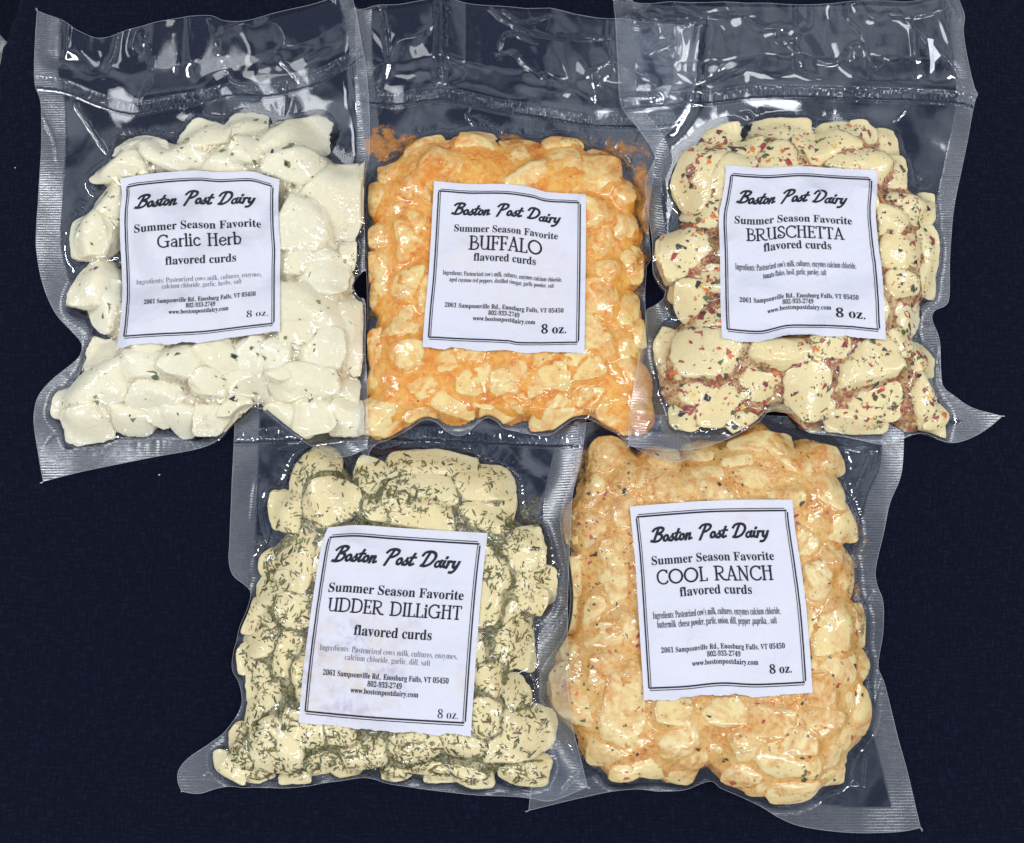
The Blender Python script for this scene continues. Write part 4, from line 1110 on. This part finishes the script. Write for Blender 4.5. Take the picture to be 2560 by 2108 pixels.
    seal = (1 - smooth01(sw_ * 0.96, sw_ * 1.0 + 0.3 * MM, dSeal)) * (1 - smooth01(0.5 * MM, 3 * MM, u - low))
    loose = smooth01(0.6 * MM, 2.5 * MM, u - np.maximum(h, np.where(fm, fz, -1)))
    loose = np.maximum(loose, crease_m)
    smear = np.zeros_like(X)
    for (cx, cy, rx, ry, s_) in B['smear']:
        p = at(cx, cy, 0.006)
        smear = np.maximum(smear, s_ * smooth01(1.25, 0.3, np.hypot((X - p[0]) / (rx * pxs), (Y - p[1]) / (ry * pxs))))
    XX, YY, q, used = clip_grid(X, Y, inside, ol, bx, by)
    if B['seal'] is not None:
        weld = ((Y < sby) & (ds > 30 * pxs) & (ds < 44 * pxs - 0.9 * MM)).ravel()[used]
        q = q[~weld[q].all(1)]
    zf = bil(front, XX, YY, x0, y0); zb = bil(back, XX, YY, x0, y0)
    at_ = dict(seal=seal.ravel()[used], smear=smear.ravel()[used], rib=(Y.ravel()[used]), loose=loose.ravel()[used])
    # cut edge as a thin bead in the same mesh
    rim = np.column_stack([ol, bil(front, ol[:, 0], ol[:, 1], x0, y0) - 0.02 * MM])
    tv, tf = tube(rim, 0.11 * MM, 5)
    V = np.concatenate([np.column_stack([XX, YY, zf]), tv])
    F_ = np.concatenate([q, tf + len(XX)])
    pad = np.zeros(len(tv))
    mesh_obj('front_film', V, F_, [M['film'], rim_m], root, True, {k_: np.concatenate([a_, pad]) for k_, a_ in at_.items()}, np.r_[np.zeros(len(q)), np.ones(len(tf))])
    at_b = dict(at_)
    at_b['smear'] = at_['smear'] * 0
    mesh_obj('back_film', np.column_stack([XX, YY, zb]), q, M['film'], root, True, at_b)

    # ---- heat seal band
    if B['seal'] is not None:
        n_, m_ = 420, 15
        sl = catmull(B['seal'], 60)
        sl = sl[np.linspace(0, len(sl) - 1, n_).astype(int)]
        cw = 44.0
        tt = np.linspace(0, 1, m_)
        PX = sl[:, 0][:, None] + 0 * tt[None]
        PY = sl[:, 1][:, None] + tt[None] * cw
        P = at(PX, PY, zo)
        ins = True
        al = np.concatenate([[0], np.cumsum(np.linalg.norm(np.diff(P[:, 0], axis=0), axis=1))])[:, None] + 0 * tt[None]
        crimp = np.clip(noise2(al, tt[None] * 0.002 + 0 * al, 700, 5) * 1.2 + 0.5 * np.sin(al / (2.1 * MM) * 6.283 + 3 * noise2(al, al * 0, 120, 6)), -1, 1) * np.exp(-((tt[None] - 0.42) / 0.26) ** 2)
        lines = np.exp(-((tt[None] - 0.06) / 0.05) ** 2) + 0.7 * np.exp(-((tt[None] - 0.76) / 0.04) ** 2)
        zz = bil(front, P[..., 0], P[..., 1], x0, y0) + 0.22 * MM + (0.55 * np.maximum(crimp, -.5) + 0.75 * lines) * MM
        tv = np.stack([P[..., 0], P[..., 1], zz], -1).reshape(-1, 3)
        idx = np.arange(n_ * m_).reshape(n_, m_)
        sq = np.stack([idx[:-1, :-1], idx[:-1, 1:], idx[1:, 1:], idx[1:, :-1]], -1).reshape(-1, 4)
        okv = pip(tv[:, 0], tv[:, 1], ol)
        sq = sq[okv[sq].all(1)]
        us = np.unique(sq); re = np.full(len(tv), -1); re[us] = np.arange(len(us))
        z1 = np.zeros(len(us))
        mesh_obj('heat_seal', tv[us], re[sq], seal_m, root, True, dict(seal=z1, smear=z1, rib=z1, loose=z1 + 1))

    # ---- filler
    idx = np.arange(X.size).reshape(X.shape)
    cell = (fz - base > 0.25 * MM)[:-1, :-1] & fm[:-1, :-1] & fm[1:, 1:]
    fq = np.stack([idx[:-1, :-1][cell], idx[:-1, 1:][cell], idx[1:, 1:][cell], idx[1:, :-1][cell]], 1)
    us = np.unique(fq); re = np.full(X.size, -1); re[us] = np.arange(len(us))
    fn = {'garlic': 'curd_crumbs', 'buffalo': 'orange_sauce', 'bruschetta': 'tomato_herb_mix', 'dill': 'dill_mix', 'ranch': 'ranch_sauce'}[key]
    fo = mesh_obj(fn, np.column_stack([X.ravel()[us], Y.ravel()[us], fz.ravel()[us]]), re[fq], M['fill'], root)
    fo['kind'] = 'stuff'

    # ---- curds
    for k, v in enumerate(curds):
        dep = bil(u, v[:, 0], v[:, 1], x0, y0) - v[:, 2]
        coat = smooth01(0.45 * MM, (2.6 if B['delta'] > 0.6 else 1.9) * MM, dep) * (0.75 if B['delta'] > 0.6 else 1.0)
        mesh_obj('curd', v, ICO_F, M['curd'], root, True, dict(coat=coat, tone=np.full(len(v), r.uniform(.25, .75))))

    # ---- herb and spice flakes pressed between curds and film
    surf = np.maximum(h, np.where(fm, fz, -1))
    ssm = box(surf, 1, 1)
    gy_, gx_ = np.gradient(ssm, DX)
    dens = fbm2(X, Y, 90, 101 + len(key), 2)
    for (nm, kind, n, smin, smax, stops, bias, cl) in scatter:
        V, F_, tone = [], [], []
        nv = 0
        cand = np.argwhere(fm & (surf > base + 1 * MM))
        wgt = np.clip(0.35 + dens[cand[:, 0], cand[:, 1]] * cl, 0.03, None) * (1 + bias * (h[cand[:, 0], cand[:, 1]] < fz[cand[:, 0], cand[:, 1]]))
        wgt = wgt / wgt.sum()
        pick = cand[r.choice(len(cand), n, p=wgt)]
        for (j, i) in pick:
            s_ = smin * (smax / smin) ** (r.uniform() ** 2.4) * pxs / 2
            o2 = shard(r, kind) * s_
            a = r.uniform(0, 6.283)
            o2 = o2 @ np.array([[math.cos(a), math.sin(a)], [-math.sin(a), math.cos(a)]])
            px_, py_ = X[j, i] + r.uniform(-.5, .5) * DX, Y[j, i] + r.uniform(-.5, .5) * DX
            pz = ssm[j, i] + 0.14 * MM
            gxx, gyy = np.clip(gx_[j, i], -1.2, 1.2), np.clip(gy_[j, i], -1.2, 1.2)
            vz = pz + o2[:, 0] * gxx + o2[:, 1] * gyy
            m_ = len(o2)
            vz = np.minimum(vz, bil(u, px_ + o2[:, 0], py_ + o2[:, 1], x0, y0) - 0.03 * MM)
            ring = np.column_stack([px_ + o2[:, 0], py_ + o2[:, 1], vz])
            V.append(np.concatenate([ring, ring - np.array([0, 0, 0.09 * MM])]))
            F_.append(tuple(range(nv, nv + m_)))
            for q_ in range(m_):
                F_.append((nv + q_, nv + m_ + q_, nv + m_ + (q_ + 1) % m_, nv + (q_ + 1) % m_))
            tone += [r.uniform()] * (2 * m_)
            nv += 2 * m_
        fl = mesh_obj(nm, np.concatenate(V), F_, flake_material(nm, stops), root, False, dict(tone=np.array(tone)))
        fl['kind'] = 'stuff'

    # ---- paper label stuck on top
    Ld = B['label']
    nu, nv_ = 96, 104
    uu, vv = np.linspace(0, 1, nu), np.linspace(0, 1, nv_)

    def curve(pts, ts):
        c = catmull(pts, 10)
        L = np.concatenate([[0], np.cumsum(np.linalg.norm(np.diff(c, axis=0), axis=1))])
        L /= L[-1]
        return np.stack([np.interp(ts, L, c[:, 0]), np.interp(ts, L, c[:, 1])], -1)
    ct, cb, cl_, cr_ = curve(Ld['top'], uu), curve(Ld['bottom'], uu), curve(Ld['left'], vv), curve(Ld['right'], vv)
    U_, V_ = np.meshgrid(uu, vv)
    P = ((1 - V_)[..., None] * ct[None] + V_[..., None] * cb[None] + (1 - U_)[..., None] * cl_[:, None] + U_[..., None] * cr_[:, None]
         - ((1 - U_) * (1 - V_))[..., None] * ct[0] - (U_ * (1 - V_))[..., None] * ct[-1] - ((1 - U_) * V_)[..., None] * cb[0] - (U_ * V_)[..., None] * cb[-1])
    lab = front.copy()
    lab = np.maximum(box(dil(front, 4), 6, 1), front)
    for _ in range(45):
        lab = np.maximum(front, avg4(lab) - 0.0015 * MM)
    lab = box(lab, 3, 2)
    lab = np.maximum(lab, front) + 0.18 * MM
    z = np.full(U_.shape, 0.02)
    for _ in range(6):
        Q = at(P[..., 0], P[..., 1], z)
        z = bil(lab, Q[..., 0], Q[..., 1], x0, y0)
    # paper wrinkles
    wr = 1 - np.abs(fbm2(Q[..., 0], Q[..., 1], 75, 111 + len(key), 3)) * 2.5
    z = z + 0.30 * MM * np.clip(wr, -0.5, 1) ** 2
    # torn bottom edge
    Q[..., 2] = z
    Q[-1, :, 1] += 0.0007 * fbm2(Q[-1, :, 0], Q[-1, :, 1] * 0, 260, 7, 3)
    lv = Q.reshape(-1, 3)
    idx = np.arange(nu * nv_).reshape(nv_, nu)
    lq = np.stack([idx[:-1, :-1], idx[1:, :-1], idx[1:, 1:], idx[:-1, 1:]], -1).reshape(-1, 4)
    stn = np.zeros(U_.shape)
    for (a, b, ra, rb, s_) in stain:
        stn = np.maximum(stn, s_ * smooth01(1.2, 0.5, np.hypot((U_ - a) / ra, (V_ - b) / rb)))
    paper = mesh_obj('paper_label', lv, lq, M['paper'], root, True, dict(stain=stn.ravel()))
    LW = np.linalg.norm(Q[:, -1] - Q[:, 0], axis=1).mean()
    LH = np.linalg.norm(Q[-1] - Q[0], axis=1).mean()

    def on_label(a, b, off):
        off = off + 0.06 * MM
        x = np.clip(a, 0, 1) * (nu - 1.001); y = np.clip(b, 0, 1) * (nv_ - 1.001)
        i, j = x.astype(int), y.astype(int)
        fx, fy = (x - i)[:, None], (y - j)[:, None]
        p = Q[j, i] * (1 - fx) * (1 - fy) + Q[j, i + 1] * fx * (1 - fy) + Q[j + 1, i] * (1 - fx) * fy + Q[j + 1, i + 1] * fx * fy
        p[:, 2] += off
        return p
    # frame: double rule, heavy + light
    FV, FF, n = [], [], 0
    u0, u1, v0, v1 = .034, .958, .056, .938
    hw, lw_ = .0085, .0042
    for (a, b, wd) in (((u0, v0), (u1, v0), hw), ((u0 + .012, v0 - .0115), (u1 - .012, v0 - .0115), lw_), ((u0, v1), (u1, v1), hw), ((u0 + .004, v1 + .0125), (u1 - .004, v1 + .0125), lw_),
                       ((u0, v0 + .006), (u0, v1), hw), ((u0 + .0125, v0), (u0 + .0125, v1 - .006), lw_), ((u1 + .0045, v0 + .008), (u1 + .0045, v1 - .006), hw), ((u1 - .009, v0), (u1 - .009, v1), lw_)):
        c = np.linspace(a, b, 90)
        d = np.array([b[0] - a[0], b[1] - a[1]])
        nr = np.array([wd / 2, 0]) if abs(d[0]) < 1e-6 else np.array([0, wd / 2])
        v2 = np.concatenate([c + nr, c - nr])
        FV.append(on_label(v2[:, 0], v2[:, 1], 0.07 * MM + len(FV) * 0.004 * MM))
        FF += [(n + i_, n + i_ + 1, n + 91 + i_, n + 90 + i_) for i_ in range(89)]
        n += 180
    mesh_obj('printed_frame', np.concatenate(FV), FF, ink_m, paper, False)
    for (sty, txt, a0, a1, vb, cap) in B['text']:
        if sty == 'script':
            tv, tf = stroke_text(txt, SCRIPT, 0.32); capu = 1.0
        elif sty == 'title':
            tv, tf = stroke_text(txt, TITLE); capu = 1.0
        else:
            tv, tf = serif_text(txt, {'bold': 0.004, 'reg': -0.012, 'light': -0.014, 'cond': -0.004}[sty]); capu = 0.69
        mnx, mxx = tv[:, 0].min(), tv[:, 0].max()
        ua = a0 + (tv[:, 0] - mnx) / (mxx - mnx) * (a1 - a0)
        va = vb - tv[:, 1] / capu * cap
        pts = on_label(ua, va, 0.08 * MM)
        pts[:, 2] += 0.02 * MM * ((np.arange(len(pts)) // 7) % 3) * 0.1
        nm = {'script': 'printed_heading', 'title': 'printed_title'}.get(sty, 'printed_text')
        mesh_obj(nm, pts, tf, grey_ink_m if sty == 'light' else ink_m, paper, False)
    if patch_px:  # flat white patch with a ragged outline, laid on the film
        q2 = at(np.array([a[0] for a in patch_px], float), np.array([a[1] for a in patch_px], float), zo + 0.004)
        zz = bil(front, q2[:, 0], q2[:, 1], x0, y0) + 0.25 * MM
        q2[:, 2] = zz
        m_ = len(q2)
        vv2 = np.concatenate([q2, q2 - np.array([0, 0, 0.1 * MM])])
        ff = [tuple(range(m_))[::-1]] + [(i_, (i_ + 1) % m_, m_ + (i_ + 1) % m_, m_ + i_) for i_ in range(m_)]
        mesh_obj('white_patch', vv2, ff, white_patch_m, root, False)

    # ---- the next bag rests on this one
    top_ = np.where(inside, np.maximum(front, np.where(pip(X, Y, np.stack([np.r_[Q[0, :, 0], Q[:, -1, 0], Q[-1, ::-1, 0], Q[::-1, 0, 0]], np.r_[Q[0, :, 1], Q[:, -1, 1], Q[-1, ::-1, 1], Q[::-1, 0, 1]]], 1)), lab + 0.3 * MM, 0)), 0)
    if B['seal'] is not None:
        ds2 = seg_dist(X, Y, sw)[0]
        top_ = np.where(inside & (ds2 < 10 * MM), top_ + 0.9 * MM, top_)
    G[j0:j1, i0:i1] = np.maximum(g, top_)
    return root


GREEN = (0.075, 0.095, 0.020); DGREEN = (0.035, 0.045, 0.014); BLACK = (0.012, 0.012, 0.013); OLIVE = (0.15, 0.135, 0.03); BROWN = (0.10, 0.055, 0.02)
RED = (0.27, 0.030, 0.018); ORANGE = (0.52, 0.14, 0.020); YEL = (0.62, 0.36, 0.04); BRICK = (0.30, 0.07, 0.04); DRED = (0.15, 0.02, 0.02)

build_bag('ranch', 'clear vacuum bag of golden tan curds with sparse herb and red paprika specks',
          [('herb_flakes', 'shard', 260, 6, 26, [(0, DGREEN), (.45, GREEN), (.8, BLACK)], 0.5, 0.4),
           ('paprika_flakes', 'shard', 420, 4, 20, [(0, ORANGE), (.4, BRICK), (.75, RED)], 1.5, 0.6)],
          None, [(.70, .04, .12, .07, 1.0), (.6, .10, .06, .05, .6)], 0.0)
build_bag('dill', 'clear vacuum bag of pale curds thickly covered in dark green dill needles',
          [('dill_needles', 'needle', 7200, 6, 20, [(0, OLIVE), (.35, GREEN), (.6, DGREEN), (.8, BROWN)], 0.3, 0.45)],
          None, [(.25, .72, .40, .30, .95), (.45, .50, .3, .12, .6), (.92, .72, .05, .09, .9)], 0.0)
build_bag('buffalo', 'clear vacuum bag of curds coated in bright orange sauce, between two pale bags',
          [('pepper_flakes', 'shard', 260, 3, 8, [(0, BRICK), (.5, RED), (.8, BROWN)], 1.0, 0.5)],
          None, [(.5, .45, .5, .25, .45), (.6, .7, .4, .2, .45)], 0.0)
build_bag('bruschetta', 'clear vacuum bag of cream curds covered in brick red and dark green flakes',
          [('tomato_flakes', 'shard', 1700, 5, 32, [(0, RED), (.3, ORANGE), (.55, BRICK), (.72, YEL), (.80, DRED)], 0.4, 0.4),
           ('basil_flakes', 'shard', 1500, 5, 30, [(0, DGREEN), (.35, BLACK), (.6, GREEN), (.85, OLIVE)], 0.3, 0.4)],
          None, [(.55, .27, .08, .05, 1.0)], 0.0, patch_px=[(2315, 100), (2332, 101), (2330, 115), (2349, 143), (2336, 156), (2338, 172), (2332, 180), (2328, 178), (2326, 158), (2322, 130)])
build_bag('garlic', 'clear vacuum bag of plain ivory curds with only a few herb flecks',
          [('crumb_bits', 'shard', 420, 8, 26, [(0, (0.86, 0.81, 0.60)), (.6, (0.72, 0.62, 0.40))], 4.0, 0.6),
           ('herb_flakes', 'shard', 300, 8, 32, [(0, (0.13, 0.16, 0.045)), (.4, (0.08, 0.10, 0.035)), (.65, (0.20, 0.19, 0.07)), (.9, BLACK)], 0.3, 0.5),
           ('pepper_specks', 'shard', 140, 2.5, 6, [(0, BROWN), (.5, BLACK), (.8, OLIVE)], 0.3, 0.5)],
          None, [(.5, .3, .5, .3, .35), (.5, .7, .5, .3, .3)], 0.0)

# ------------------------------------------------------------------ small loose things on the cloth


def crumb(px, py, size, label, col):
    r = np.random.default_rng(int(px))
    v = curd_shape(r, size, size * .8, size * .6, 0.5, int(px))
    p = at(px, py, 0)
    o = mesh_obj('cheese_crumb', v, ICO_F, plain_material('crumb', col, 0.6), None)
    o.location = (p[0], p[1], size * .45 - 0.0008)
    tag(o, label, 'crumb')


crumb(397, 1187, 0.00045, 'tiny pale crumb on the dark cloth just below the bag of plain ivory curds', (0.55, 0.55, 0.40))
crumb(36, 418, 0.0003, 'tiny white crumb on the cloth beside the left edge of the ivory curd bag', (0.7, 0.7, 0.72))


def pale_thing():  # stand-in block for an unidentified pale shape past the cloth fold
    bm = bmesh.new()
    bmesh.ops.create_cube(bm, size=1.0)
    bmesh.ops.scale(bm, vec=(0.03, 0.016, 0.115), verts=bm.verts)
    bmesh.ops.bevel(bm, geom=bm.edges[:], offset=0.005, segments=4, affect='EDGES')
    v = np.array([q.co[:] for q in bm.verts]); f = [[q.index for q in p.verts] for p in bm.faces]
    bm.free()
    o = mesh_obj('pale_item', v, f, plain_material('pale_item_surface', (0.55, 0.56, 0.52), 0.4))
    p = at(-66, 100, -0.045)
    o.location = (p[0], p[1], -0.103)
    tag(o, 'pale white container edge peeking past the fold of the navy cloth', 'item')


pale_thing()
